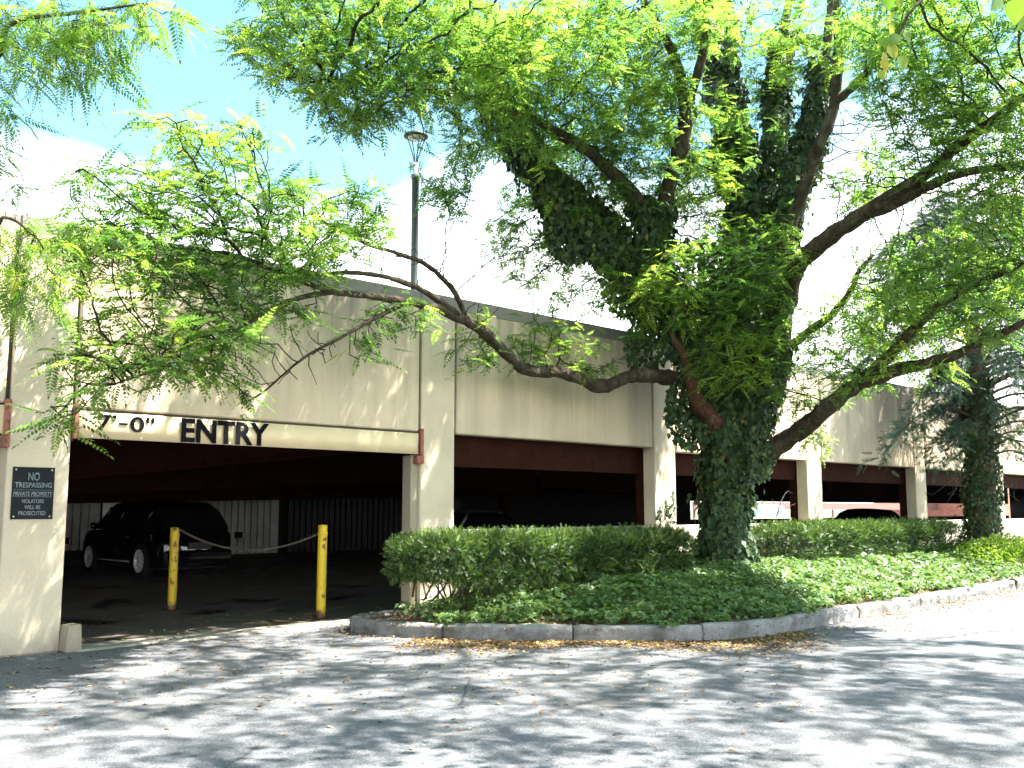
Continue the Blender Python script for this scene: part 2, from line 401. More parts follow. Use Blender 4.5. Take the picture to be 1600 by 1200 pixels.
simple('sign_cream', (0.70, 0.55, 0.33), 0.45, var=0.07, scale=3)
simple('black_paint', (0.004, 0.004, 0.006), 0.8, var=0.2, spec=0.1)
simple('sign_black', (0.006, 0.008, 0.010), 0.6, var=0.3, spec=0.2)
simple('sign_letter', (0.16, 0.19, 0.21), 0.5, var=0.2, scale=14)
simple('lamp_metal', (0.055, 0.07, 0.062), 0.5, 0.3, var=0.2)
simple('lamp_collar', (0.55, 0.55, 0.54), 0.4, 0.5)
simple('lamp_lens', (0.85, 0.85, 0.84), 0.3, var=0.03)
simple('chain_steel', (0.30, 0.26, 0.20), 0.5, 0.7, var=0.4, scale=40)
simple('car_black', (0.006, 0.006, 0.007), 0.08, 0.0, var=0.05)
M['car_black'].node_tree.nodes['Principled BSDF'].inputs['Coat Weight'].default_value = 0.5
simple('car_silver', (0.30, 0.30, 0.29), 0.3, 0.7, var=0.05)
simple('car_white', (0.75, 0.77, 0.8), 0.25, 0.0, var=0.03)
simple('car_glass', (0.008, 0.009, 0.01), 0.04, 0.0, var=0.05, spec=0.6)
simple('sky_reflection_glass', (0.16, 0.2, 0.24), 0.05, 0.0, var=0.3, scale=1.5, spec=0.8)  # pale blue base colour stands in for sky reflected in the windows
simple('rubber', (0.012, 0.012, 0.012), 0.8)
simple('alloy', (0.80, 0.80, 0.80), 0.3, 0.25, var=0.05)
simple('chrome', (0.8, 0.8, 0.8), 0.15, 0.35, var=0.02)
simple('tail_red', (0.03, 0.003, 0.003), 0.15)
simple('plate', (0.02, 0.02, 0.022), 0.5)
simple('red_brick', (0.32, 0.12, 0.08), 0.9, var=0.25, scale=5)
simple('red_roof', (0.40, 0.13, 0.11), 0.8, var=0.2)
simple('far_grass', (0.09, 0.13, 0.05), 0.95, var=0.4, scale=0.6)
def mk_yellow():
    n = NT('yellow_paint')
    chips = n.ramp(n.noise(9, 6, 0.7, vec=n.mapv((1, 1, 0.6))), [(0.60, 0.0), (0.62, 1.0)])
    rz = n.ramp(n.math('ADD', n.math('MULTIPLY', n.sepz(), 3.2), n.noise(14, 5, 0.7)), [(0.72, 1.0), (0.95, 0.0)])
    col = n.mix(n.ramp(n.noise(3, 4), [(0.3, 0), (0.7, 1)]), (0.62, 0.40, 0.012), (0.74, 0.52, 0.02))
    col = n.mix(chips, col, (0.16, 0.08, 0.02)); col = n.mix(rz, col, (0.12, 0.05, 0.022))
    n.bump(n.noise(25, 4), 0.15, 0.01)
    M['yellow_paint'] = n.base(col, 0.5)
    n = NT('worn_yellow'); w_ = n.ramp(n.noise(5, 6, 0.7), [(0.45, 0.0), (0.6, 1.0)])
    M['worn_yellow'] = n.base(n.mix(w_, (0.12, 0.10, 0.08), (0.36, 0.22, 0.03)), 0.8)
mk_yellow()

simple('lip_yard', (0.30, 0.29, 0.27), 0.9)
# ------------------------------------------------------------------ ground and road
def grid_sheet(name, x0, x1, y0, y1, z, m, kind='structure', n=2):
    xs = np.linspace(x0, x1, n); ys = np.linspace(y0, y1, n); X, Y = np.meshgrid(xs, ys)
    V = np.stack([X.ravel(), Y.ravel(), np.full(X.size, z)], -1); idx = np.arange(n * n).reshape(n, n)
    Fq = np.stack([idx[:-1, :-1], idx[:-1, 1:], idx[1:, 1:], idx[1:, :-1]], -1).reshape(-1, 4)
    return tag(mobj(name, fast_mesh(name, V, Fq), m), kind=kind)
grid_sheet('ground', -900, 900, -900, 900, -0.05, M['far_grass'])
def poly_sheet(name, pts, z, m):
    bm = bmesh.new(); bm.faces.new([bm.verts.new((p[0], p[1], z)) for p in pts])
    bmesh.ops.recalc_face_normals(bm, faces=bm.faces)
    for f in bm.faces:
        if f.normal.z < 0: f.normal_flip()
    return tag(mobj(name, bm_mesh(name, bm), m), kind='structure')
poly_sheet('yard', [W(-24, -20), W(110, -20), W(110, -60), W(-24, -60)], 0.0, M['lip_yard'])
poly_sheet('road', [W(-45, 0.03), W(120, 0.03), W(120, 40), W(-45, 40)], 0.0, M['asphalt'])
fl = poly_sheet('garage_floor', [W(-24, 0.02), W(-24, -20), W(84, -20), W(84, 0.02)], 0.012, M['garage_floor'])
# broken concrete lip along the entry threshold
lip = []
bm = bmesh.new(); ss = np.linspace(0.05, 4.0, 40); o1 = 0.16 + 0.05 * np.sin(ss * 5) + rng.normal(0, 0.025, 40)
for i in range(39):
    hexa(bm, [W(ss[i], o1[i], 0.002), W(ss[i + 1], o1[i + 1], 0.002), W(ss[i + 1], -0.3, 0.002), W(ss[i], -0.3, 0.002),
              W(ss[i], o1[i] - 0.04, 0.022), W(ss[i + 1], o1[i + 1] - 0.04, 0.022), W(ss[i + 1], -0.3, 0.022), W(ss[i], -0.3, 0.022)])
simple('lip_concrete', (0.25, 0.22, 0.18), 0.9, var=0.35, scale=5, bump=0.3)
tag(mobj('entry_threshold', bm_mesh('threshold', bm), M['lip_concrete']), kind='structure')
# worn yellow hatch lines on the garage floor by the bollard
for (a, b) in (((380, 975), (490, 962)), ((385, 962), (440, 948)), ((440, 968), (545, 946)), ((300, 966), (480, 972))):
    p, q = onz(*a, 0.018), onz(*b, 0.018); d = norm(q - p); sd = np.array([-d[1], d[0], 0]) * 0.06
    V = np.array([p - sd, p + sd, q + sd, q - sd])
    tag(mobj('painted_line', fast_mesh('line', V, [[0, 3, 2, 1]]), M['worn_yellow']), kind='structure')

# ------------------------------------------------------------------ parking garage
TOP = 4.42; PB = 2.58; CT = 4.62
garage = thing('parking_garage', W(12, 0, 0), 'long beige concrete parking garage with dark openings between its columns', 'garage')
col_s = [-16.9, -11.45, -6.05, -0.64, 4.84, 10.22, 15.60, 21.02, 26.42, 31.82, 37.2, 42.6, 48.0, 53.4, 58.8, 64.2, 69.6, 75.0, 80.4]
CW = 0.63
for i, s in enumerate(col_s):
    mobj('column', wbox(s, s + CW, -0.26, 0.0, -0.02, TOP + 0.004, 0.012), M['column_concrete'], garage)
    mobj('girder_post', wbox(s + 0.02, s + 0.20, -0.46, -0.275, 0, 3.3, 0.01), M['red_steel'] if i > 4 else M['red_steel'], garage)
    if i + 1 < len(col_s):
        s1 = col_s[i + 1]
        pbm = PB if i < 5 else PB - 0.05
        mobj('wall_panel', wbox(s + CW + 0.035, s1 - 0.055, -0.22, 0.012 + 0.006 * (i % 2), pbm, TOP - 0.004, 0.016), M['panel_concrete'], garage)
        mobj('joint_strip', wbox(s1 - 0.055, s1, -0.20, -0.05, pbm + 0.005, TOP - 0.01), M['joint_dark'], garage)
        mobj('joint_strip', wbox(s + CW, s + CW + 0.035, -0.20, -0.05, pbm + 0.005, TOP - 0.01), M['joint_dark'], garage)
        mobj('coping', wbox(s + 0.004, s1 - 0.004, -0.30, -0.035, TOP, CT + 0.01 * math.sin(i * 2.1), 0.012), M['coping_concrete'], garage)
        if i >= 4:
            mobj('low_wall', wbox(s + CW + 0.003, s1 - 0.003, -0.24, -0.03, 0, 1.19, 0.012), M['low_wall_concrete'], garage)
BO = -19.0
# roof deck, spandrel girders, interior girders
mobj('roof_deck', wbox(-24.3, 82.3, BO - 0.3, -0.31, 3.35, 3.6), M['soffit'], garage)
for i in range(len(col_s) - 1):
    s, s1 = col_s[i] + 0.205, col_s[i + 1] + 0.015
    zb = 2.12 if i != 3 else 2.72
    mobj('girder', wbox(s, s1, -0.44, -0.30, zb, 3.34), M['red_steel'], garage)
def beam(p, q, depth, wid=0.18, m='red_steel'):
    p, q = np.array(p), np.array(q); d = norm(q - p); sd = np.cross(d, [0, 0, 1]); sd = norm(sd) * wid / 2; up = np.array([0, 0, depth])
    bm = bmesh.new(); hexa(bm, [p - sd, q - sd, q + sd, p + sd, p - sd + up, q - sd + up, q + sd + up, p + sd + up])
    fl_ = np.array([0, 0, 0.025]); f2 = sd * 1.9
    hexa(bm, [p - f2 - fl_, q - f2 - fl_, q + f2 - fl_, p + f2 - fl_, p - f2 - fl_ * 0.05, q - f2 - fl_ * 0.05, q + f2 - fl_ * 0.05, p + f2 - fl_ * 0.05])
    bmesh.ops.recalc_face_normals(bm, faces=bm.faces)
    return mobj('girder', bm_mesh('girder', bm), M[m], garage)
# deck girders over the entry, read from their lower edges
beam(onW(60, 752, -4.5), onW(640, 697, -1.0), 0.55)
beam(onW(60, 772, -8.0), onW(900, 742, -8.0), 0.62)
beam(onW(60, 786, -14.5), onW(1000, 770, -14.5), 0.5)
for k, s in enumerate((11, 16.5, 22, 27.5, 33)):
    beam(W(s, -9.0, 2.15), W(s + 5.3, -9.0, 1.95), 0.7)
for s in (-6, 2.2, 7.6, 13, 18.4, 23.8, 29.2, 34.6):
    beam(W(s, -17.5, 2.62), W(s, -0.8, 2.80), 0.5)
# posts inside
for s, o in ((3.9, -14.6), (20.5, -14.6)):
    mobj('inner_post', wbox(s, s + 0.28, o - 0.28, o, 0, 3.35, 0.01), M['red_steel'], garage)
mobj('light_fitting', wbox(2.2, 2.5, -11.6, -11.4, 2.0, 2.35, 0.02), M['inner_wall'], garage)
# back and end walls
BO = -19.0
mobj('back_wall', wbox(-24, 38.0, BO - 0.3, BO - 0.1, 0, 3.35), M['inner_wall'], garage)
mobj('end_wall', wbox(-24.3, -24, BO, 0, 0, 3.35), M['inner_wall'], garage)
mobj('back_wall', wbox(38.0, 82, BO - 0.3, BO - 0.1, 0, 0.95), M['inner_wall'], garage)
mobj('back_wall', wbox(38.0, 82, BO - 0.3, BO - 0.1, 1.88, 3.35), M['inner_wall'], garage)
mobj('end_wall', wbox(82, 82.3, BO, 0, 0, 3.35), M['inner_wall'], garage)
mobj('yard_rail', wbox(49.5, 90, -27.2, -27.0, 1.42, 1.95), M['rail_pink'], garage)
for s_ in (49.7, 56, 62, 68, 74, 80): mobj('rail_post', wbox(s_, s_ + 0.2, -27.3, -27.21, 0, 1.95), M['rail_pink'], garage)
# slatted metal screens on the back wall
def slats(s0, s1, z0, z1, pitch, m):
    me = wbox(0, pitch * 0.62, 0, 0.05, z0, z1, 0.0); base = None
    scr = mobj('metal_screen', wbox(s0, s1, BO - 0.06, BO - 0.02, z0, z1), M['slat_dark'] if m == 'slat_dark' else M['slat_metal'], garage)
    me2 = wbox(s0, s0 + pitch * 0.66, BO - 0.015, BO + 0.045, z0 - 0.02, z1 + 0.02); me2.materials.append(M[m])
    n = me2.vertices; co = np.empty(len(n) * 3, dtype=np.float32); n.foreach_get('co', co); co = co.reshape(-1, 3) - wloc(garage); n.foreach_set('co', co.ravel())
    for i in range(int((s1 - s0) / pitch)):
        o = bpy.data.objects.new('slat', me2); link(o); o.parent = scr; o.location = tuple(wv * i * pitch)
def s_at(px, off): return float((onW(px, 800, off) - P0) @ wv)
slats(s_at(60, BO), s_at(157, BO), 0.3, 1.80, 0.24, 'slat_metal')
slats(s_at(205, BO), s_at(436, BO), 0.0, 1.80, 0.24, 'slat_metal')
slats(s_at(450, BO), s_at(720, BO), 0.0, 1.85, 0.24, 'slat_dark')
mobj('door', wbox(s_at(160, BO), s_at(190, BO), BO - 0.02, BO + 0.03, 0.2, 1.8), M['lamp_collar'], garage)
# red brackets and rusty jamb beside the entry
for s in (4.80, -0.70):
    b = mobj('bracket', wbox(s, s + 0.055, -0.05, 0.05, 2.24, 2.62, 0.006), M['red_bracket'], garage)
    mobj('bracket_plate', wbox(s - 0.06, s + 0.055, -0.05, 0.055, 2.12, 2.235, 0.006), M['red_bracket'], b)
mobj('bracket', wbox(0.0, 0.045, -0.05, 0.045, 2.24, 2.62, 0.006), M['red_bracket'], garage)
mobj('jamb', wbox(4.70, 4.838, -0.24, -0.05, 0.0, 2.24, 0.008), M['jamb_concrete'], garage)
mobj('lintel_rail', wbox(0.02, 4.78, -0.10, 0.004, 2.553, 2.577), M['joint_dark'], garage)
mobj('left_fascia', wbox(-5.4, -0.66, -0.06, 0.0, 2.26, 2.56, 0.006), M['sign_cream'], garage)

# ------------------------------------------------------------------ entry fascia sign and trespass sign
WROT = math.atan2(wv[1], wv[0])
def text_mesh(txt, size, bold=0.0, sx=1.0, extrude=0.004, spacing=1.0, shear=0.0):
    cu = bpy.data.curves.new('t', 'FONT'); cu.body = txt; cu.size = size; cu.offset = bold; cu.extrude = extrude; cu.align_x = 'CENTER'; cu.align_y = 'CENTER'
    cu.space_character = spacing; cu.shear = shear; cu.resolution_u = 6
    o = bpy.data.objects.new('t', cu); link(o)
    dg = bpy.context.evaluated_depsgraph_get(); dg.update()
    me = bpy.data.meshes.new_from_object(o.evaluated_get(dg)); bpy.data.objects.remove(o); bpy.data.curves.remove(cu)
    for v in me.vertices: v.co.x *= sx
    return me
RW = Matrix(((wv[0], 0, nv[0]), (wv[1], 0, nv[1]), (0, 1, 0)))  # local x -> along wall, y -> up, z -> outwards
def put_text(me, name, at, parent, m, tilt=0.0):
    me.transform(RW.to_4x4() @ Matrix.Rotation(tilt, 4, 'Z')); me.transform(Matrix.Translation(Vector(at)))
    me.materials.clear()
    return mobj(name, me, m, parent)
sg = thing('entry_sign', W(2.4, 0.04, 2.25), 'cream metal fascia lettered with height limit and ENTRY above driveway', 'sign')
# slightly buckled sheet
sv, sf = [], []; ns = 60
for i in range(ns + 1):
    s = 0.05 + 4.71 * i / ns; b = 0.012 * math.exp(-((s - 2.28) / 0.13) ** 2) + 0.006 * math.exp(-((s - 2.9) / 0.1) ** 2)
    for z, o in ((2.255, 0.035), (2.4, 0.035 + b), (2.548, 0.035)): sv.append(W(s, o + (b if z < 2.3 else 0), z))
for i in range(ns):
    for k in range(2): sf.append((i * 3 + k, (i + 1) * 3 + k, (i + 1) * 3 + k + 1, i * 3 + k + 1))
fs = fast_mesh('sheet', sv, sf, False); sheet = mobj('fascia_sheet', fs, M['sign_cream'], sg)
so = sheet.modifiers.new('t', 'SOLIDIFY'); so.thickness = 0.02; so.offset = -1
def s_px(px, py): return float((onW(px, py, 0.05) - P0) @ wv), float(onW(px, py, 0.05)[2])
for ch, px0, px1, py, hpx in (("ENTRY", 283, 420, 672, 0),):
    a, _ = s_px(px0, py); b, zc_ = s_px(px1, py)
    me = text_mesh(ch, 0.30, 0.009, 1.0, 0.003); xs = [v.co.x for v in me.vertices]; k = (b - a) / (max(xs) - min(xs))
    ys = [v.co.y for v in me.vertices]; ky = 0.278 / (max(ys) - min(ys)); my = (max(ys) + min(ys)) / 2; mxc = (max(xs) + min(xs)) / 2
    for v in me.vertices: v.co.x = (v.co.x - mxc) * k; v.co.y = (v.co.y - my) * ky
    put_text(me, 'entry_lettering', W((a + b) / 2, 0.058, 2.400), sg, M['black_paint'])
for ch_, xa, xb, ya, yb in (('7', 153, 174, 0.0, 1.0), ("'", 176, 181, 0.62, 1.0), ('-', 186, 200, 0.42, 0.55), ('0', 204, 226, 0.0, 1.0), ("'", 229, 234, 0.62, 1.0), ("'", 237, 242, 0.62, 1.0)):
    a, _ = s_px(xa, 661); b, _ = s_px(xb, 661); me = text_mesh(ch_, 0.22, 0.004, 1.0, 0.003); xs = [v.co.x for v in me.vertices]; ys = [v.co.y for v in me.vertices]
    for v in me.vertices: v.co.x = ((v.co.x - min(xs)) / (max(xs) - min(xs)) - 0.5) * (b - a); v.co.y = 0.175 * (ya + (yb - ya) * (v.co.y - min(ys)) / (max(ys) - min(ys)))
    put_text(me, 'height_lettering', W((a + b) / 2, 0.046, 2.345), sg, M['black_paint'])
rv = lathe([(0.0, 0.004), (0.008, 0.003), (0.010, 0.0)], 8, 'rivet'); rv.transform(RW.to_4x4()); rv.materials.append(M['lamp_collar'])
for i in range(9):
    for z in (2.275, 2.53):
        o = bpy.data.objects.new('rivet', rv); link(o); o.parent = sg; o.location = tuple(W(0.2 + i * 0.55, 0.038, z) - wloc(sg))

ts0, tz1 = s_px(23, 729); ts1, tz0 = s_px(88, 811)
ts1b, _ = s_px(88, 735)
ns_ = thing('trespass_sign', W((ts0 + ts1b) / 2, 0.01, tz0), 'small black no trespassing sign bolted to the leftmost concrete column', 'sign')
bm = bmesh.new(); hexa(bm, [W(ts0, 0.014, tz0), W(ts1b, 0.014, tz0), W(ts1b, 0.002, tz0), W(ts0, 0.002, tz0), W(ts0, 0.014, tz1), W(ts1b, 0.014, tz1), W(ts1b, 0.002, tz1), W(ts0, 0.002, tz1)])
bmesh.ops.recalc_face_normals(bm, faces=bm.faces)
mobj('sign_plate', bm_mesh('plate', bm), M['sign_black'], ns_)
sc_ = (ts0 + ts1b) / 2; hh = tz1 - tz0; ww = ts1b - ts0
for txt, fy, hfrac, wfrac, shear in (('NO', 0.82, 0.155, 0.27, 0), ('TRESPASSING', 0.655, 0.10, 0.88, 0), ('PRIVATE PROPERTY', 0.485, 0.085, 0.95, 0.25), ('VIOLATORS', 0.345, 0.075, 0.53, 0), ('WILL BE', 0.23, 0.075, 0.38, 0), ('PROSECUTED', 0.115, 0.08, 0.64, 0)):
    me = text_mesh(txt, 0.05, 0.0005, 1, 0.001, 1.0, shear); xs = [v.co.x for v in me.vertices]; ys = [v.co.y for v in me.vertices]
    kx = wfrac * ww / (max(xs) - min(xs)); ky = hfrac * hh / (max(ys) - min(ys)); mx_ = (max(xs) + min(xs)) / 2; my = (max(ys) + min(ys)) / 2
    for v in me.vertices: v.co.x = (v.co.x - mx_) * kx; v.co.y = (v.co.y - my) * ky
    put_text(me, 'lettering', W(sc_, 0.0165, tz0 + fy * hh), ns_, M['sign_letter'])
for f in (0.43, 0.56): mobj('rule_line', wbox(ts0 + 0.015, ts1b - 0.015, 0.0145, 0.0165, tz0 + f * hh - 0.0015, tz0 + f * hh + 0.0015), M['sign_letter'], ns_)
for fs_ in (0.07, 0.93):
    for fz in (0.05, 0.95):
        o = bpy.data.objects.new('bolt', rv); link(o); o.parent = ns_; o.location = tuple(W(ts0 + fs_ * ww, 0.014, tz0 + fz * hh) - wloc(ns_))

# stone stub at the foot of the left column
bm = bmesh.new(); hexa(bm, [W(-0.02, 0.20, 0), W(0.17, 0.16, 0), W(0.17, -0.10, 0), W(-0.02, -0.10, 0), W(0.0, 0.19, 0.27), W(0.15, 0.16, 0.29), W(0.16, -0.08, 0.28), W(0.0, -0.08, 0.27)])
bmesh.ops.recalc_face_normals(bm, faces=bm.faces); bev(bm, 0.02, 2)
st = mobj('corner_block', bm_mesh('block', bm), M['jamb_concrete']); tag(st, 'small chipped rust stained concrete block at foot of left column', 'block')

# ------------------------------------------------------------------ bollards and chain
def bollard(px, py, top_py, label):
    p = onz(px, py, 0.012); h = float(atY(px, top_py, p[1])[2]) - 0.012; r = 0.064
    t = thing('bollard', p, label, 'bollard', 'yellow bollards')
    prof = [(r, 0.0)] + [(r, z) for z in np.linspace(0.05, h - 0.03, 8)] + [(r * 0.985, h - 0.012), (r * 0.85, h - 0.003), (0.0, h + 0.004)]
    lobj('post', lathe(prof, 24, 'post'), M['yellow_paint'], t)
    lobj('base_plate', lathe([(0.0, 0.012), (0.10, 0.011), (0.125, 0.0)], 18, 'base'), M['torn_wood'], t)
    lobj('chain_eye', lathe([(r + 0.004, h - 0.14), (r + 0.008, h - 0.13), (r + 0.008, h - 0.11), (r + 0.004, h - 0.10)], 24, 'band'), M['yellow_paint'], t)
    return p, h
b1, h1 = bollard(501, 966, 820, 'bright yellow bollard nearer the road, right end of the chain')
b2, h2 = bollard(268, 953, 824, 'rusty yellow bollard deeper in the garage, left end of the chain')
ca = b1 + [0, 0, h1 - 0.13] + norm(b2 - b1) * 0.09; cb = b2 + [0, 0, h2 - 0.02] + norm(b1 - b2) * 0.07
ll = np.linspace(0, 1, 71); cpts = ca + (cb - ca) * ll[:, None]; cpts[:, 2] -= 0.62 * 4 * ll * (1 - ll) * 0.42
parts = []
for i in range(70):
    p, q = cpts[i], cpts[i + 1]; d = norm(q - p); c = (p + q) / 2; L = np.linalg.norm(q - p) * 0.72
    s1 = norm(np.cross(d, [0, 0, 1])); s2 = np.cross(d, s1); sd = norm(s1 + s2) if i % 2 else norm(s1 - s2)
    t = np.linspace(0, 2 * math.pi, 9); loop = c + np.outer(np.cos(t), d * L) + np.outer(np.sin(t), sd * 0.014)
    parts.append(tube_arrays(loop, np.full(9, 0.0048), 5))
V, Fq = join_arr(parts); ch = mobj('barrier_chain', fast_mesh('chain', V, Fq, True), M['chain_steel']); tag(ch, 'sagging rusty steel chain hung between the two yellow bollards', 'chain')

# ------------------------------------------------------------------ kerb
kp = np.array([W(4.6, 0.30)[:2], (-1.75, 13.25), (-2.05, 12.85), (-2.17, 12.54), (-1.98, 12.22), (-1.4, 11.88), (-0.81, 11.63), (0.69, 11.47), (2.19, 11.47), (2.75, 11.70), (3.15, 12.05), (4.86, 13.99), (7.3, 16.62), (9.77, 19.26), (15.5, 25.1), (25, 34.4), (40, 49.2)])
kd = []
for i in range(len(kp) - 1):
    n_ = max(2, int(np.linalg.norm(kp[i + 1] - kp[i]) / 0.12)); 
    for t in np.linspace(0, 1, n_, endpoint=False): kd.append(kp[i] + (kp[i + 1] - kp[i]) * t)
kd = np.array(kd + [kp[-1]])
ksm = kd.copy()
for _ in range(14): ksm[1:-1] = (ksm[:-2] + 2 * ksm[1:-1] + ksm[2:]) / 4
arc = np.concatenate([[0], np.cumsum(np.linalg.norm(np.diff(ksm, axis=0), axis=1))])
def arc_of(xy): return arc[np.argmin(np.linalg.norm(ksm - np.array(xy), axis=1))]
cuts = [0.0, arc_of((-1.98, 12.3)), arc_of(onz(686, 1000)[:2]), arc_of(onz(895, 1003)[:2]), arc_of(onz(1103, 1003)[:2]), arc_of(onz(1347, 966)[:2])]
while cuts[-1] < min(arc[-1], 34): cuts.append(cuts[-1] + 2.35 + 0.2 * math.sin(len(cuts) * 3))
kerb = tag(thing('kerb', (ksm[0][0], ksm[0][1], 0), None, None), kind='structure')
def kxy(a): return np.array([np.interp(a, arc, ksm[:, 0]), np.interp(a, arc, ksm[:, 1])])
KH = 0.165
def noise3(p): return math.sin(p[0] * 9.1 + 1.3 * math.sin(p[1] * 7.7 + p[2] * 11)) * 0.5 + math.sin(p[1] * 17.3 + p[0] * 5 + 2 * math.sin(p[2] * 21 + p[0] * 13)) * 0.3 + math.sin(p[0] * 41 + p[2] * 53 + p[1] * 37) * 0.2
for ci in range(len(cuts) - 1):
    a0, a1 = cuts[ci] + 0.007, cuts[ci + 1] - 0.007
    nn = max(4, int((a1 - a0) / 0.05)); dz = rng.normal(0, 0.008); do = rng.normal(0, 0.008)
    sec = [(0.0, -0.03), (0.018, 0.03), (0.002, 0.075), (0.010, 0.12), (0.018, KH - 0.014), (0.05, KH), (0.10, KH + 0.002), (0.15, KH), (0.155, 0.0)]
    V = []
    for i in range(nn + 1):
        a = a0 + (a1 - a0) * i / nn; p = kxy(a); d = kxy(a + 0.05) - kxy(a - 0.05); d /= np.linalg.norm(d) + 1e-9; inn = np.array([-d[1], d[0]])
        e = 0.010 if i in (0, nn) else 0
        for k, (o, z) in enumerate(sec):
            oo = o + do; q = np.array([p[0] + inn[0] * oo, p[1] + inn[1] * oo, z + (dz if z > 0.05 else 0)])
            if k in (1, 2, 3, 4): q[:2] += inn * (noise3(q * 1.0) * 0.017 + rng.normal(0, 0.009) + e)
            if k in (4, 5, 6, 7): q[2] += noise3(q) * 0.006 - e * 0.4
            V.append(q)
    V = np.array(V); ns2 = len(sec); idx = np.arange((nn + 1) * ns2).reshape(nn + 1, ns2)
    Fq = np.stack([idx[:-1, :-1], idx[1:, :-1], idx[1:, 1:], idx[:-1, 1:]], -1).reshape(-1, 4)
    me = fast_mesh('kerb_stone', V, Fq)
    bm = bmesh.new(); bm.from_mesh(me); bm.verts.ensure_lookup_table()
    bm.faces.new([bm.verts[i] for i in idx[0]]); bm.faces.new([bm.verts[i] for i in idx[-1][::-1]])
    bmesh.ops.recalc_face_normals(bm, faces=bm.faces); me2 = bm_mesh('kerb_stone', bm)
    mobj('kerb_stone', me2, M['granite'], kerb)

# ------------------------------------------------------------------ planting bed
def kdist(xy):
    xy = np.atleast_2d(xy); kk = ksm[::3]; a = kk[:-1]; b = kk[1:]; ab = b - a; L2 = (ab ** 2).sum(1)
    out = np.full(len(xy), 1e9)
    for i in range(0, len(a), 1):
        t = np.clip(((xy - a[i]) @ ab[i]) / L2[i], 0, 1); d = np.linalg.norm(xy - (a[i] + t[:, None] * ab[i]), axis=1); out = np.minimum(out, d)
    return out
kd_s = ksm[::2]
def inside_bed(xy):
    xy = np.atleast_2d(xy); off = (xy - P0[:2]) @ nv[:2]
    poly = np.vstack([ksm[arc < 45], W(60, 0)[:2], W(4.86, 0)[:2]])
    x, y = xy[:, 0], xy[:, 1]; c = np.zeros(len(xy), bool); j = len(poly) - 1
    for i in range(len(poly)):
        xi, yi = poly[i]; xj, yj = poly[j]
        cond = ((yi > y) != (yj > y)) & (x < (xj - xi) * (y - yi) / (yj - yi + 1e-12) + xi); c ^= cond; j = i
    return c & (off > 0.0)
TRUNK = atY(1130, 885, 17.0)
def bed_z(xy):
    xy = np.atleast_2d(xy); d = kdist(xy)
    z = 0.12 + 0.30 * smoothstep(0.0, 2.4, d) + 0.03 * np.sin(xy[:, 0] * 2.1) * np.cos(xy[:, 1] * 1.7) * smoothstep(0.2, 1, d)
    z += 0.10 * np.exp(-((xy - TRUNK[:2]) ** 2).sum(1) / 0.9)
    return z
step = 0.16
gx, gs = np.arange(0, 4.9, step), np.arange(2.6, 40, step)
S_, O_ = np.meshgrid(gs, gx, indexing='ij'); XY = (P0[None, None] + S_[..., None] * wv + O_[..., None] * nv)[..., :2].reshape(-1, 2)
ins = inside_bed(XY); Z = bed_z(XY); Z = np.where(ins, Z, -0.12)
V = np.column_stack([XY, Z]); idx = np.arange(len(XY)).reshape(S_.shape)
Fq = np.stack([idx[:-1, :-1], idx[1:, :-1], idx[1:, 1:], idx[:-1, 1:]], -1).reshape(-1, 4)
dk = kdist(XY); near_k = (~ins) & (dk < 0.24) & (O_.ravel() > 0.02); keep = (ins | near_k)[Fq].all(1)
kt = np.gradient(ksm, axis=0); kt /= np.linalg.norm(kt, axis=1)[:, None]; kin = np.column_stack([-kt[:, 1], kt[:, 0]])
for i in np.where(near_k | (ins & (dk < 0.07)))[0]:
    j = np.argmin(((ksm - XY[i]) ** 2).sum(1)); V[i, :2] = ksm[j] + kin[j] * 0.08; V[i, 2] = 0.11
me = fast_mesh('soil', V, Fq[keep][:, ::-1], True)
tag(mobj('planting_bed', me, M['soil']), kind='structure')

# ------------------------------------------------------------------ leaf templates
IVY_V = np.array([(0, 0, 0), (0.30, -0.42, 0.05), (0.48, -0.20, 0.03), (1.0, 0, -0.12), (0.48, 0.20, 0.03), (0.30, 0.42, 0.05), (0.35, 0, -0.05)], float)
IVY_F = np.array([(0, 1, 6), (1, 2, 6), (2, 3, 6), (3, 4, 6), (4, 5, 6), (5, 0, 6)])
IVY_V4 = np.array([(0, 0, 0), (0.28, -0.42, 0.06), (1.0, 0, -0.12), (0.28, 0.42, 0.06), (0.35, 0, -0.06)], float)
IVY_F4 = np.array([(0, 1, 4), (1, 2, 4), (2, 3, 4), (3, 0, 4)])
IVY_V2 = np.array([(0, 0, 0), (0.35, -0.40, 0.06), (1.0, 0, -0.10), (0.35, 0.40, 0.06)], float)
IVY_F2 = np.array([(0, 1, 2), (0, 2, 3)])
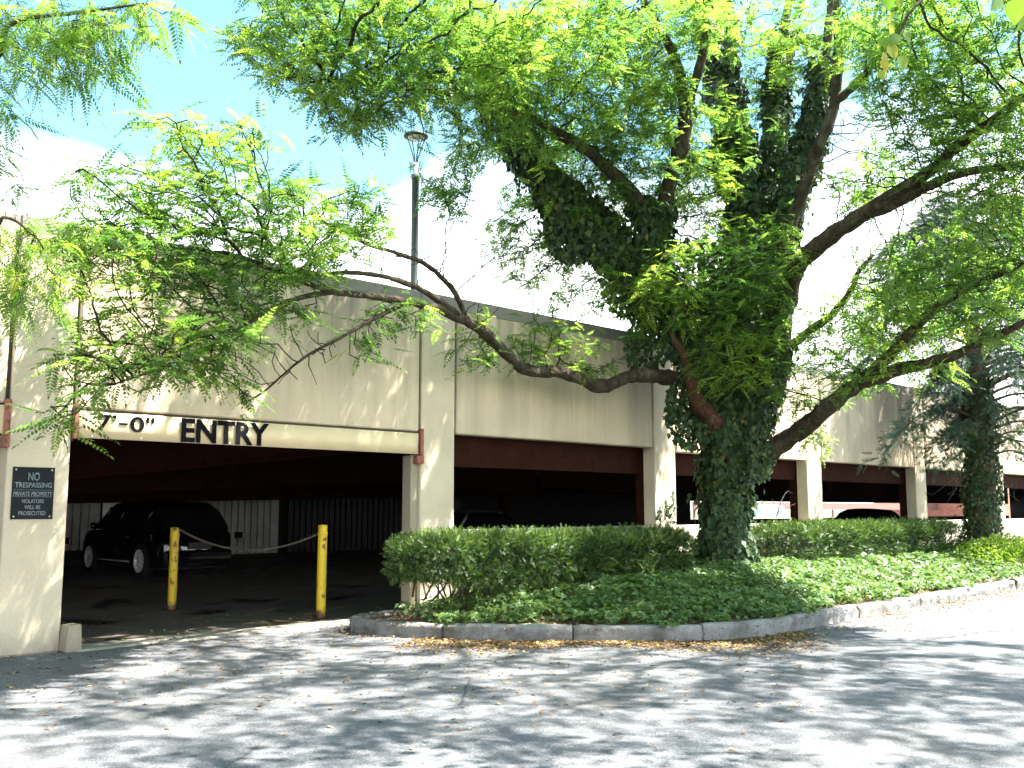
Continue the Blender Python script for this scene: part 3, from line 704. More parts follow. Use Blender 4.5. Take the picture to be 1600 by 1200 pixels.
def frond(pairs, ll, lw, curve=0.25, sweep=0.55, twist=0.0, rach=True):
    V, Fq = [], []
    def pos(t): return np.array([t, 0, -curve * t * t])
    for i in range(pairs):
        t = 0.10 + 0.86 * i / (pairs - 1); b = pos(t); sz = (0.72 + 0.5 * math.sin(math.pi * min(1, (t + 0.12)))) * (1 - 0.35 * max(0, t - 0.75) / 0.25)
        for sgn in (-1, 1):
            d = np.array([math.cos(1.05) * (0.8 + sweep * t), sgn * math.sin(1.05), -0.18 - 0.25 * random.random()]); d /= np.linalg.norm(d)
            s = np.cross(d, [0, 0, 1.0]); s /= np.linalg.norm(s); s = s + np.array([0, 0, 0.35 * sgn * random.uniform(-0.5, 1)]); L = ll * sz * random.uniform(0.88, 1.1); wd = lw * sz
            k = len(V); V += [b, b + d * L * 0.45 - s * wd, b + d * L, b + d * L * 0.5 + s * wd]; Fq.append((k, k + 1, k + 2, k + 3))
    t = pos(1.0); k = len(V); V += [t, t + np.array([0.4 * ll, -lw, -0.1 * ll]), t + np.array([ll * 0.9, 0, -0.4 * ll]), t + np.array([0.4 * ll, lw, -0.1 * ll])]; Fq.append((k, k + 1, k + 2, k + 3))
    if rach:
        k = len(V); m = pos(0.5); V += [np.array([0, -0.008, 0]), np.array([0, 0.008, 0]), t + [0, 0.003, 0], t - [0, 0.003, 0]]; Fq.append((k, k + 1, k + 2, k + 3))
    return np.array(V), np.array(Fq)
FRONDS = [frond(7, 0.24, 0.056, 0.05 + 0.10 * i, 0.5, rach=False) for i in range(4)]
FRONDS_MID = [frond(9, 0.19, 0.042, 0.04 + 0.10 * i, 0.5) for i in range(5)]
FRONDS_LO = [frond(5, 0.30, 0.07, 0.2, 0.4, rach=False) for i in range(2)]
FRONDS_HI = [frond(13, 0.150, 0.024, 0.10 + 0.15 * i, 0.5) for i in range(4)]
NEEDLE_V, NEEDLE_F = [], []
for i in range(6):
    t = 0.12 + 0.88 * i / 5
    for sgn in (-1, 1):
        k = len(NEEDLE_V); d = np.array([0.75, sgn * 0.66, 0.12 * random.uniform(-1, 1)]); L = 0.40 * (1.05 - 0.45 * t); s = np.array([0.065, -0.06 * sgn, 0.025])
        b = np.array([t, 0, -0.06 * t]); NEEDLE_V += [b - s * 0.6, b + s * 0.6, b + d * L]; NEEDLE_F.append((k, k + 1, k + 2))
NEEDLE_V = np.array(NEEDLE_V); NEEDLE_F = np.array(NEEDLE_F)

def leaf_mesh(name, groups):
    """groups: list of (tv, tf, pos, R, sc, tint)"""
    Vs, Fs, Ts, o = [], [], [], 0
    for tv, tf, pos, R, sc, ti in groups:
        V, Fq = scatter(tv, tf, pos, R, sc); Vs.append(V); Fs.append(Fq + o); Ts.append(np.repeat(ti, len(tv))); o += len(V)
    return fast_mesh(name, np.vstack(Vs), np.vstack(Fs), False, np.concatenate(Ts))
def rand_dirs(n): return norm(rng.normal(size=(n, 3)))

# ------------------------------------------------------------------ space colonisation
def colonise(seeds, seed_r, attractors, step=0.16, kill=0.26, iters=140, reach=3.0, jit=0.35):
    N = len(seeds); cap = N + 60000
    P = np.zeros((cap, 3)); P[:N] = seeds; par = np.full(cap, -1); nch = np.zeros(cap, int); D = np.zeros((cap, 3))
    A = attractors.copy(); best = np.full(len(A), 1e9); bi = np.zeros(len(A), int); last0 = 0
    for it in range(iters):
        if len(A) == 0: break
        for c0 in range(last0, N, 400):
            blk = P[c0:min(N, c0 + 400)]
            d2 = ((A[:, None, :] - blk[None]) ** 2).sum(-1); j = d2.argmin(1); dm = d2[np.arange(len(A)), j]
            u = dm < best; best[u] = dm[u]; bi[u] = j[u] + c0
        last0 = N
        alive = best > kill * kill
        A, best, bi = A[alive], best[alive], bi[alive]
        if len(A) == 0: break
        act = best < reach * reach
        if not act.any(): act = best <= np.sort(best)[min(len(best) - 1, 20)]
        dirs = norm(A[act] - P[bi[act]]); acc = np.zeros((N, 3)); np.add.at(acc, bi[act], dirs)
        ids = np.unique(bi[act]); ids = ids[nch[ids] < 4]
        if len(ids) == 0: break
        dd = norm(norm(acc[ids]) + 0.35 * D[ids] + rng.normal(size=(len(ids), 3)) * jit)
        n2 = len(ids)
        if N + n2 > cap: break
        P[N:N + n2] = P[ids] + dd * step; par[N:N + n2] = ids; D[N:N + n2] = dd; nch[ids] += 1; N += n2
    return P[:N], par[:N], D[:N]
def twig_radii(par, n_seed, tip=0.0022, expo=0.46):
    N = len(par); cnt = np.zeros(N); has = np.zeros(N, bool); 
    for i in range(N - 1, n_seed - 1, -1):
        if cnt[i] == 0: cnt[i] = 1
        if par[i] >= 0: cnt[par[i]] += cnt[i]
    return tip * np.maximum(cnt, 1) ** expo, cnt
def twig_mesh(name, P, par, D, rad, n_seed, maxr=0.05):
    ids = np.arange(n_seed, len(P)); pa = par[ids]; a, b = P[pa], P[ids]
    rb = np.minimum(rad[ids], maxr); ra = np.minimum(np.where(pa < n_seed, rb * 1.15, np.minimum(rad[pa], rb * 1.25)), maxr * 1.2)
    d = norm(b - a); ref = np.where(np.abs(d[:, 2:3]) < 0.9, np.array([[0, 0, 1.0]]), np.array([[1.0, 0, 0]]))
    u = norm(np.cross(d, ref)); v = np.cross(d, u); k = 4
    V = np.zeros((len(ids), 2, k, 3))
    for j in range(k):
        an = 2 * math.pi * j / k; o = math.cos(an) * u + math.sin(an) * v
        V[:, 0, j] = a + o * ra[:, None] - d * (ra * 0.5)[:, None]; V[:, 1, j] = b + o * rb[:, None]
    base = (np.arange(len(ids)) * 2 * k)[:, None]; j = np.arange(k); jn = (j + 1) % k
    Fq = np.stack([base + j, base + jn, base + k + jn, base + k + j], -1).reshape(-1, 4)
    return fast_mesh(name, V.reshape(-1, 3), Fq, True)
def frond_groups(P, par, D, idx, per, size, templates, droop=0.2, tint_c=0.42, tint_s=0.22, spread=0.05):
    """fronds on the given nodes"""
    n = len(idx); k = np.repeat(np.arange(n), per); m = len(k); pos = P[idx][k] + rng.normal(size=(m, 3)) * spread
    d = D[idx][k] * 0.6 + rand_dirs(m) * 1.0; d[:, 2] = d[:, 2] * 0.35 - droop * rng.uniform(0.2, 1.4, m); d = norm(d)
    zh = np.array([0, 0, 1.0]) + rand_dirs(m) * 0.38
    R = frames(d, zh); sc = size * rng.uniform(0.5, 1.25, m)
    cl = np.sin(pos[:, 0] * 1.9 + 1) * np.sin(pos[:, 1] * 1.6 + 2) * np.sin(pos[:, 2] * 2.1)
    ti = np.clip(tint_c + tint_s * rng.normal(size=m) + 0.28 * cl, 0, 1)
    g = []; w_ = rng.integers(0, len(templates), m)
    for q, (tv, tf) in enumerate(templates):
        s = w_ == q
        if s.any(): g.append((tv, tf, pos[s], R[s], sc[s], ti[s]))
    return g
def blob_px(cx, cy, rx, ry, Y, dY, n):
    out = []
    while len(out) < n:
        a, b = rng.uniform(-1, 1, 2)
        if a * a + b * b > 1: continue
        out.append(atY(cx + a * rx, cy + b * ry, Y + rng.uniform(-1, 1) * dY))
    return np.array(out)
def blob_w(c, r, n):
    q = rand_dirs(n) * (rng.uniform(0, 1, (n, 1)) ** (1 / 3)); return np.array(c) + q * np.array(r)

# ------------------------------------------------------------------ the big honey locust
def limb_path(pts, nper=7):
    P = np.array([atY(x, y, Y) for x, y, Y, h in pts]); R_ = np.array([h / FPX * Y for x, y, Y, h in pts])
    C4 = catmull(np.column_stack([P, R_]), nper); return C4[:, :3], C4[:, 3]
LIMBS = {
 'T': [(1130, 905, 17, 40), (1132, 850, 17, 31), (1134, 760, 17, 26), (1134, 690, 17, 29), (1132, 620, 17, 38), (1130, 560, 17, 36), (1140, 500, 17.1, 28)],
 'A': [(1125, 600, 17, 26), (1065, 500, 16.8, 24), (985, 410, 16.5, 21), (900, 335, 16.2, 19), (830, 250, 16, 16), (785, 170, 15.8, 12), (755, 90, 15.5, 9), (725, 10, 15, 7), (690, -80, 14.6, 5)],
 'A2': [(1000, 425, 16.5, 12), (1012, 340, 16, 12), (930, 245, 15.5, 10), (870, 205, 15, 8), (800, 172, 14.5, 6), (700, 148, 14, 4.5), (600, 138, 13.3, 3.5), (500, 125, 12.5, 2.5)],
 'E': [(1040, 470, 16.6, 15), (1022, 395, 16.2, 14), (1032, 325, 16, 13), (1060, 240, 15.6, 12), (1066, 180, 15.4, 11), (1050, 90, 15, 8), (1005, 10, 14.6, 6), (975, -80, 14.2, 4)],
 'E2': [(1066, 190, 15.4, 8), (1095, 100, 15, 7), (1110, 20, 14.7, 6), (1122, -80, 14.3, 5)],
 'B': [(1150, 560, 17.2, 28), (1175, 430, 17.3, 25), (1165, 330, 17.4, 21), (1150, 240, 17.5, 17), (1130, 140, 17.6, 14), (1120, 40, 17.7, 11), (1115, -90, 17.8, 8)],
 'C': [(1178, 420, 17.5, 18), (1195, 300, 17.8, 14), (1212, 200, 18, 11), (1215, 110, 18.2, 9), (1235, 20, 18.4, 7), (1252, -70, 18.6, 5)],
 'D': [(1190, 450, 17, 18), (1230, 330, 16.9, 15), (1262, 225, 16.8, 12), (1283, 130, 16.6, 9), (1298, 40, 16.5, 7), (1310, -70, 16.3, 5)],
 'D2': [(1205, 430, 16.6, 11), (1240, 345, 16.4, 11), (1270, 262, 16.2, 10), (1296, 195, 16, 9.5), (1311, 142, 15.9, 9), (1312, 40, 15.6, 7), (1300, -70, 15.3, 5)],
 'D3': [(1305, 160, 15.9, 7), (1345, 122, 15.6, 7), (1372, 88, 15.4, 6), (1402, 50, 15.2, 5), (1432, -10, 14.9, 4), (1450, -80, 14.6, 3)],
 'F': [(1142, 735, 17, 16), (1172, 660, 16.85, 20), (1205, 560, 16.6, 19), (1225, 470, 16.3, 17), (1245, 420, 15.9, 15), (1290, 380, 15.2, 14), (1335, 345, 14.6, 13), (1420, 295, 13.6, 10.5), (1490, 240, 12.8, 9), (1600, 158, 11.8, 7), (1690, 100, 11.2, 5)],
 'F2': [(1340, 342, 14.6, 8.5), (1420, 312, 13.7, 8), (1510, 277, 12.8, 7), (1610, 262, 12, 6), (1700, 240, 11.5, 4.5)],
 'G': [(1150, 745, 17, 15), (1195, 712, 16.7, 15), (1240, 678, 16.3, 15), (1290, 635, 15.5, 13.5), (1340, 598, 14.8, 12), (1400, 575, 13.9, 10.5), (1460, 558, 13.3, 9), (1530, 530, 12.6, 7), (1620, 478, 11.8, 5)],
 'G2': [(1345, 596, 14.8, 9), (1392, 553, 14.1, 8.5), (1440, 500, 13.5, 8), (1500, 455, 12.8, 7), (1560, 425, 12.2, 6), (1630, 398, 11.6, 4.5)],
 'H': [(1105, 610, 16.9, 15), (1045, 590, 16.5, 13), (985, 587, 16, 11.5), (940, 603, 15.6, 11), (885, 583, 15.1, 10.5), (825, 575, 14.5, 10), (790, 545, 14, 10), (740, 503, 13.4, 9), (690, 482, 12.8, 8), (630, 470, 12, 7), (570, 462, 11.3, 6), (510, 455, 10.7, 5), (440, 430, 10, 4), (370, 400, 9.6, 3)],
 'H2': [(715, 492, 13.1, 6), (660, 452, 12.4, 5), (600, 430, 11.8, 4.2), (540, 424, 11.2, 3.6), (470, 425, 10.6, 3), (420, 380, 10.2, 2.2)],
 'H3': [(728, 500, 13.3, 5), (712, 460, 13.1, 4.5), (675, 418, 12.7, 4), (625, 395, 12.2, 3.4), (570, 377, 11.6, 3), (500, 340, 11, 2.2)],
 'H4': [(640, 471, 12.1, 4), (590, 495, 11.6, 3.3), (530, 530, 11.2, 2.8), (475, 560, 10.9, 2.2), (415, 610, 10.6, 1.6), (385, 628, 10.5, 1.2)],
 'H5': [(520, 456, 10.8, 4.5), (460, 470, 10.2, 3.8), (400, 500, 9.7, 3.2), (330, 540, 9.2, 2.6), (250, 575, 8.8, 2), (180, 600, 8.5, 1.5)],
 'J': [(1210, 560, 16.6, 7), (1250, 530, 16.4, 6.5), (1290, 495, 16.2, 6), (1325, 455, 16, 5), (1335, 430, 15.9, 4), (1360, 400, 15.8, 3)],
 'Z1': [(1118, -40, 17.7, 10), (1118, -160, 16.6, 10), (1150, -450, 13.5, 10), (1250, -900, 10.5, 9)],
 'Z2': [(1306, -30, 16.3, 6), (1330, -160, 15.4, 7), (1480, -420, 12.8, 8), (1750, -800, 10, 8)],
}
tree = thing('honey_locust', TRUNK, 'large honey locust with ivy covered trunk and feathery light green foliage', 'tree')
PATHS = {k: limb_path(v) for k, v in LIMBS.items()}
for k, (P_, R_) in PATHS.items():
    if k in ('Z1', 'Z2'): R_ = R_ * 0.8
    j = np.cumsum(rng.normal(size=P_.shape) * np.minimum(R_, 0.07)[:, None] * 0.22, axis=0) * 0.5
    R_ = R_ * (1 + 0.10 * np.sin(np.arange(len(R_)) * 0.9 + len(k)) * np.sin(np.arange(len(R_)) * 0.37)) * (0.9 if k == 'H' else 1)
    mobj('trunk' if k == 'T' else 'limb', tube_mesh('limb', P_ + (0 if k == 'T' else j - j[0]), R_, 12 if R_.max() > 0.06 else 8, 0.085), M['bark'], tree)
# torn stub
P_, R_ = limb_path([(1120, 662, 16.5, 14), (1092, 632, 16.1, 12), (1082, 592, 15.9, 10), (1072, 560, 15.8, 7), (1058, 538, 15.7, 5), (1046, 516, 15.7, 1.5)])
stub = mobj('broken_limb', tube_mesh('stub', P_, R_, 10, 0.12), M['torn_wood'], tree); stub['label'] = 'broken limb stub with torn reddish wood'

seeds = []
for k, (P_, R_) in PATHS.items():
    if k == 'T': continue
    seeds.append(P_[len(P_) // 5 if k not in ('H',) else len(P_) // 3:])
seeds = np.vstack(seeds)
leafy = [
 # left spray on the long low limb
 (330, 225, 90, 45, 9.8, .5, 90), (270, 190, 50, 22, 9.6, .4, 22), (165, 275, 70, 30, 9.2, .4, 26), (340, 300, 150, 50, 9.8, .7, 170), (330, 370, 220, 55, 9.8, .8, 330), (520, 320, 80, 45, 10.8, .5, 55), (565, 350, 50, 40, 11.2, .5, 26),
 (170, 385, 100, 50, 9.0, .5, 120), (330, 440, 110, 35, 9.6, .6, 110), (260, 520, 150, 38, 9.1, .6, 190), (180, 565, 95, 28, 8.7, .5, 110), (310, 572, 70, 20, 9.2, .4, 32), (375, 610, 25, 35, 9.4, .2, 16), (112, 628, 36, 18, 8.5, .3, 18), (95, 662, 24, 12, 8.4, .2, 8), (440, 480, 70, 25, 10.2, .4, 30), (600, 490, 50, 16, 11.8, .3, 10),
 # crown upper left
 (440, 60, 90, 40, 12.2, .8, 90), (500, 110, 90, 40, 12.4, .8, 100), (600, 60, 120, 70, 12.8, 1.2, 220), (590, 150, 80, 50, 13, 1, 130), (740, 80, 120, 80, 13.4, 1.4, 240), (560, 190, 60, 25, 12.8, .6, 40), (745, 215, 50, 40, 13.4, .7, 46), (700, 300, 45, 30, 14, .6, 22), (560, -40, 200, 50, 12.4, 1.2, 160),
 # crown centre
 (880, 70, 110, 80, 14.4, 1.6, 200), (870, 180, 90, 60, 14.8, 1.2, 80), (990, 110, 70, 80, 15, 1.2, 70), (1040, 20, 100, 40, 15, 1.4, 60), (1180, 40, 90, 50, 17.5, 1.2, 34), (960, 280, 80, 50, 16.5, 1, 50), (860, 430, 60, 60, 17.2, .5, 55), (1000, 240, 60, 60, 15.6, .6, 40), (1100, 230, 60, 70, 16.6, .8, 40), (790, 380, 40, 60, 16.6, .5, 24),
 (900, 250, 90, 60, 16.8, .8, 80), (1000, 330, 70, 50, 17.4, .6, 60), (1110, 300, 60, 70, 18, .6, 60), (1010, 180, 70, 70, 16.5, .8, 60), (1240, 260, 40, 70, 17.8, .5, 36), (820, 340, 60, 60, 17, .6, 44), (1200, 120, 50, 70, 18.4, .6, 30),
 # in front of the trunk
 (1110, 420, 110, 55, 15.4, .6, 80), (1150, 500, 80, 45, 15.5, .5, 50), (1060, 470, 80, 50, 15.6, .5, 40), (1120, 570, 55, 45, 15.5, .4, 44), (980, 480, 60, 50, 16, .5, 36), (1190, 390, 50, 40, 15.8, .4, 30), (1210, 580, 40, 40, 15.9, .4, 22), (850, 525, 55, 18, 14.9, .4, 26), (740, 560, 45, 30, 13.8, .3, 14), (930, 570, 50, 18, 15.6, .3, 10),
 # right crown
 (1440, 60, 110, 70, 13.1, .9, 100), (1530, 120, 100, 90, 12.1, .7, 130), (1440, 180, 90, 50, 13.1, .7, 60), (1350, 50, 50, 50, 15.2, 1, 30), (1580, 230, 60, 60, 11.9, .6, 60), (1270, 60, 50, 60, 17.2, .6, 20), (1480, -40, 200, 50, 12.0, .8, 90), (1380, 280, 60, 30, 15, .6, 22),
 # right lower spray
 (1340, 560, 90, 55, 14.6, .5, 90), (1300, 500, 60, 50, 16, .5, 34), (1410, 500, 80, 50, 13.7, .5, 90), (1480, 430, 90, 60, 12.9, .6, 130), (1560, 400, 70, 80, 12.1, .5, 150), (1540, 500, 70, 40, 12.5, .4, 80), (1400, 440, 60, 40, 14, .5, 40), (1450, 580, 50, 20, 13.3, .3, 20), (1260, 620, 50, 30, 16, .3, 22), (1275, 690, 28, 22, 16, .2, 12), (1560, 340, 60, 30, 12.1, .5, 50),
]
twiggy = [(900, 300, 90, 80, 15.8, .6, 60), (1000, 260, 70, 90, 16, .6, 60), (1100, 320, 70, 90, 16.2, .5, 60), (1230, 300, 60, 90, 16.2, .5, 50), (1400, 330, 90, 60, 14.2, .5, 60), (1540, 220, 80, 80, 12.4, .6, 60), (820, 120, 90, 80, 14.4, .6, 50), (600, 100, 150, 80, 12.8, .6, 60), (870, 480, 70, 40, 15.9, .4, 30), (1330, 330, 50, 80, 15, .5, 40), (650, 410, 70, 40, 12.6, .5, 40), (440, 560, 90, 60, 10.9, .4, 50), (560, 540, 50, 40, 11.6, .3, 22), (760, 440, 50, 60, 13.6, .5, 34), (960, 420, 70, 50, 16, .4, 34), (1450, 290, 130, 50, 13.3, .7, 200), (1340, 250, 60, 80, 15.6, .8, 110), (1260, 150, 60, 80, 16.4, .8, 90), (1060, 130, 80, 90, 15.2, .7, 110), (1180, 150, 60, 120, 16.8, .5, 70), (960, 120, 70, 90, 15, .7, 60), (1450, 130, 120, 80, 13.0, .7, 120), (880, 540, 80, 30, 15, .3, 18), (1350, 470, 60, 40, 15.6, .4, 20), (1560, 300, 60, 30, 12.1, .4, 40), (640, 500, 60, 25, 12.1, .3, 16)]
LA = np.vstack([blob_px(*b[:6], int(b[6] * (1.9 if b[4] > 11.9 else 2.5))) for b in leafy]); TA = np.vstack([blob_px(*b[:6], int(b[6] * (1.9 if b[1] < 330 and b[0] > 900 else 1.2))) for b in twiggy])
# the crown goes on above the picture, out over the street
HA = np.vstack([blob_w((3.8, 9.4, 8.6), (5.5, 3.4, 1.1), 360), blob_w((0.5, 9.0, 8.2), (3.6, 2.2, 0.8), 100), blob_w((8.3, 9.2, 8.3), (3.5, 3.2, 1.1), 170), blob_w((3, 6.2, 7.6), (4.5, 1.6, 0.7), 60)])
allA = np.vstack([LA, TA, HA]); n_seed = len(seeds)
P_, par_, D_ = colonise(seeds, None, allA, 0.13, 0.19, 170, 2.5)
rad_, cnt_ = twig_radii(par_, n_seed, 0.0055, 0.40)
mobj('branches', twig_mesh('branches', P_, par_, D_, rad_, n_seed), M['twig_bark'], tree)['kind'] = 'stuff'
ids = np.arange(n_seed, len(P_)); thin = ids[cnt_[ids] < 16]
def near(pts, ref, dist):
    out = np.zeros(len(pts), bool)
    for c0 in range(0, len(pts), 1500):
        d2 = ((pts[c0:c0 + 1500, None, :] - ref[None]) ** 2).sum(-1).min(1); out[c0:c0 + 1500] = d2 < dist * dist
    return out
ln = thin[near(P_[thin], LA, 0.42)]; hn = thin[near(P_[thin], HA, 0.5)]; hn = np.setdiff1d(hn, ln)
print('locust nodes', len(P_), 'leafy', len(ln), 'high', len(hn))
ln_n = ln[P_[ln][:, 1] < 11.8]; ln_f = ln[P_[ln][:, 1] >= 11.8]; print('near nodes', len(ln_n), 'far', len(ln_f))
g = frond_groups(P_, par_, D_, ln_n, 3, 0.28, FRONDS_MID, spread=0.06) + frond_groups(P_, par_, D_, ln_f, 4, 0.24, FRONDS, spread=0.07) + frond_groups(P_, par_, D_, hn, 4, 0.21, FRONDS_LO, spread=0.1)
mobj('crown', leaf_mesh('crown', g), M['locust_leaf'], tree)['kind'] = 'stuff'

# ------------------------------------------------------------------ climbing ivy
def ivy_on(paths, dens, thick, size, taper=True, sub=None):
    pos, out = [], []
    for (P_, R_), th in zip(paths, thick):
        seg = np.linalg.norm(np.diff(P_, axis=0), axis=1); T = norm(np.gradient(P_, axis=0))
        for i in range(len(seg)):
            rr = R_[i] + th; n = int(dens * seg[i] * 2 * math.pi * rr)
            t = rng.uniform(0, 1, n)[:, None]; c = P_[i] + (P_[i + 1] - P_[i]) * t; d = rand_dirs(n); d = norm(d - (d @ T[i])[:, None] * T[i])
            lump = 1 + 0.35 * np.sin(c[:, 2] * 4.3 + np.arctan2(d[:, 1], d[:, 0]) * 2) + 0.2 * np.sin(c[:, 0] * 7 + c[:, 2] * 9)
            depth = R_[i] + th * np.clip(lump, 0.25, 1.9) * rng.uniform(0.2, 1.0, n) ** 0.6 + (rng.uniform(size=n) < 0.05) * rng.uniform(0, 0.22, n)
            pos.append(c + d * depth[:, None]); out.append(d)
    pos = np.vstack(pos); out = np.vstack(out); n = len(pos)
    xd = np.array([0, 0, -1.0]) + rand_dirs(n) * 0.55 + out * 0.35; R = frames(norm(xd), out + rand_dirs(n) * 0.45)
    ti = np.clip(0.42 + 0.23 * rng.normal(size=n), 0, 1)
    return (IVY_V4, IVY_F4, pos, R, size * rng.uniform(0.6, 1.25, n), ti)
def cut(k, a, b): P_, R_ = PATHS[k]; n = len(P_); return P_[int(a * n):int(b * n)], R_[int(a * n):int(b * n)]
ivp = [cut('T', 0, 1), cut('A', 0, .82), cut('B', 0, .95), cut('C', 0, .75), cut('D', 0, .72), cut('E', 0, .32), cut('F', 0, .25), cut('A2', 0, .2)]
ivg = [ivy_on(ivp, 540, [.15, .20, .19, .14, .14, .13, .13, .10], 0.118)]
# hanging beard of ivy in the forks
for c, r, n in (((1080, 640, 16.6), (42, 60), 900), ((1160, 430, 16.4), (70, 70), 1300), ((1000, 440, 16.6), (60, 60), 900), ((900, 360, 16.3), (50, 50), 800), ((1180, 540, 16.5), (45, 80), 1000), ((1105, 520, 16.5), (70, 70), 1300), ((1075, 430, 16.9), (80, 60), 900), ((1190, 700, 16.6), (22, 50), 350), ((1010, 540, 16.6), (35, 40), 300)):
    q = blob_px(c[0], c[1], r[0], r[1], c[2], 0.35, n); xd = np.array([0, 0, -1.0]) + rand_dirs(n) * 0.6
    ivg.append((IVY_V4, IVY_F4, q, frames(norm(xd), np.array([0, -1.0, 0.3]) + rand_dirs(n) * 0.7), 0.105 * rng.uniform(0.6, 1.25, n), np.clip(0.42 + 0.23 * rng.normal(size=n), 0, 1)))
for i in range(90):   # trailing runners
    key = ('A', 'B', 'A', 'D', 'C', 'T', 'E')[i % 7]; Pk, Rk = PATHS[key]; j = rng.integers(2, int(len(Pk) * 0.7)); a = Pk[j] + rand_dirs(1)[0] * [1, 1, 0.2] * (Rk[j] + 0.14)
    Lr = rng.uniform(0.25, 0.95); m = int(Lr * 26); t = rng.uniform(0, 1, m)[:, None]; q = a + t * np.array([rng.normal(0, .12), rng.normal(0, .12), -Lr]) + rng.normal(0, 0.025, (m, 3))
    ivg.append((IVY_V4, IVY_F4, q, frames(norm(np.array([0, 0, -1.0]) + rand_dirs(m) * 0.7), rand_dirs(m)), 0.09 * rng.uniform(0.5, 1.2, m), np.clip(0.5 + 0.25 * rng.normal(size=m), 0, 1)))
vine = thing('climbing_ivy', TRUNK + [0, -0.3, 0], 'dark green ivy climbing the trunk and limbs of the large locust', 'ivy')
mobj('foliage', leaf_mesh('ivy', ivg), M['ivy_leaf'], vine)['kind'] = 'stuff'
vp = []
for i in range(26):
    a = rng.uniform(0, 6.28); z = np.linspace(0, 4.2, 26); P2, R2 = PATHS['T']
    c = np.array([[np.interp(zz + TRUNK[2], P2[:, 2], P2[:, q]) for q in (0, 1)] for zz in z]); r2 = np.interp(z + TRUNK[2], P2[:, 2], R2) + 0.03
    an = a + np.cumsum(rng.normal(0, 0.16, 26)); vp.append(tube_arrays(np.column_stack([c[:, 0] + np.cos(an) * r2, c[:, 1] + np.sin(an) * r2, z + TRUNK[2]]), np.full(26, 0.011), 5))
V, Fq = join_arr(vp); mobj('stems', fast_mesh('stems', V, Fq, True), M['bark'], vine)
# a sprig of ivy on the third column
q = []
for a, b, n in (((1050, 815), (1052, 765), 60), ((1028, 812), (1032, 790), 30), ((1046, 812), (1040, 780), 40)):
    for t in rng.uniform(0, 1, n): q.append(onW(a[0] + (b[0] - a[0]) * t + rng.normal(0, 4 * (1.1 - t)), a[1] + (b[1] - a[1]) * t, 0.03 + rng.uniform(0, 0.08)))
q = np.array(q); n = len(q); xd = np.array([0, 0, -1.0]) + rand_dirs(n) * 0.6
sp = mobj('wall_ivy', leaf_mesh('wall_ivy', [(IVY_V, IVY_F, q, frames(norm(xd), nv + rand_dirs(n) * 0.5), 0.075 * rng.uniform(0.6, 1.2, n), np.clip(0.45 + 0.2 * rng.normal(size=n), 0, 1))]), M['ivy_leaf'])
tag(sp, 'small ivy sprig creeping up the third column behind the hedge', 'ivy')

# ------------------------------------------------------------------ ivy ground cover
def bed_scatter(n, smin, smax, omin=0.03, omax=4.75):
    s = rng.uniform(smin, smax, n); o = rng.uniform(omin, omax, n); xy = (P0 + s[:, None] * wv + o[:, None] * nv)[:, :2]
    return xy[inside_bed(xy)]
gi = []
for n, a, b, lo, size in ((32000, 2.9, 13, False, 0.100), (16000, 13, 24, True, 0.11), (9000, 24, 38, True, 0.13)):
    xy = bed_scatter(n, a, b); d = kdist(xy)
    edge = 0.22 + 0.16 * np.sin(xy[:, 0] * 3.1) + 0.14 * np.sin(xy[:, 0] * 7.7 + xy[:, 1] * 3)
    left = smoothstep(-1.9, -0.6, xy[:, 0] - 0.2 * (xy[:, 1] - 12))
    xy = xy[(d > edge) & (rng.uniform(size=len(xy)) < 0.12 + 0.88 * np.maximum(left, smoothstep(0.4, 1.0, d)))]
    m = len(xy); lump = 0.5 + 0.5 * np.sin(xy[:, 0] * 4.1 + np.sin(xy[:, 1] * 3.3)) * np.sin(xy[:, 1] * 4.7 + 1)
    z = bed_z(xy) + 0.03 + rng.uniform(0, 1, m) ** 0.7 * (0.06 + 0.15 * lump)
    pos = np.column_stack([xy, z]); d = rand_dirs(m); d[:, 2] = -0.25 + 0.3 * d[:, 2]
    R = frames(norm(d), np.array([0.05, -0.15, 1.0]) + rand_dirs(m) * 0.55)
    gi.append((IVY_V2 if lo else IVY_V, IVY_F2 if lo else IVY_F, pos, R, size * rng.uniform(0.55, 1.25, m), np.clip(0.45 + 0.22 * rng.normal(size=m) + 0.15 * (lump - 0.5), 0, 1)))
tag(mobj('ivy_ground_cover', leaf_mesh('ground_ivy', gi), M['ground_ivy_leaf']), 'low green ivy carpeting the planting bed behind the kerb', 'ground cover', kind='stuff')

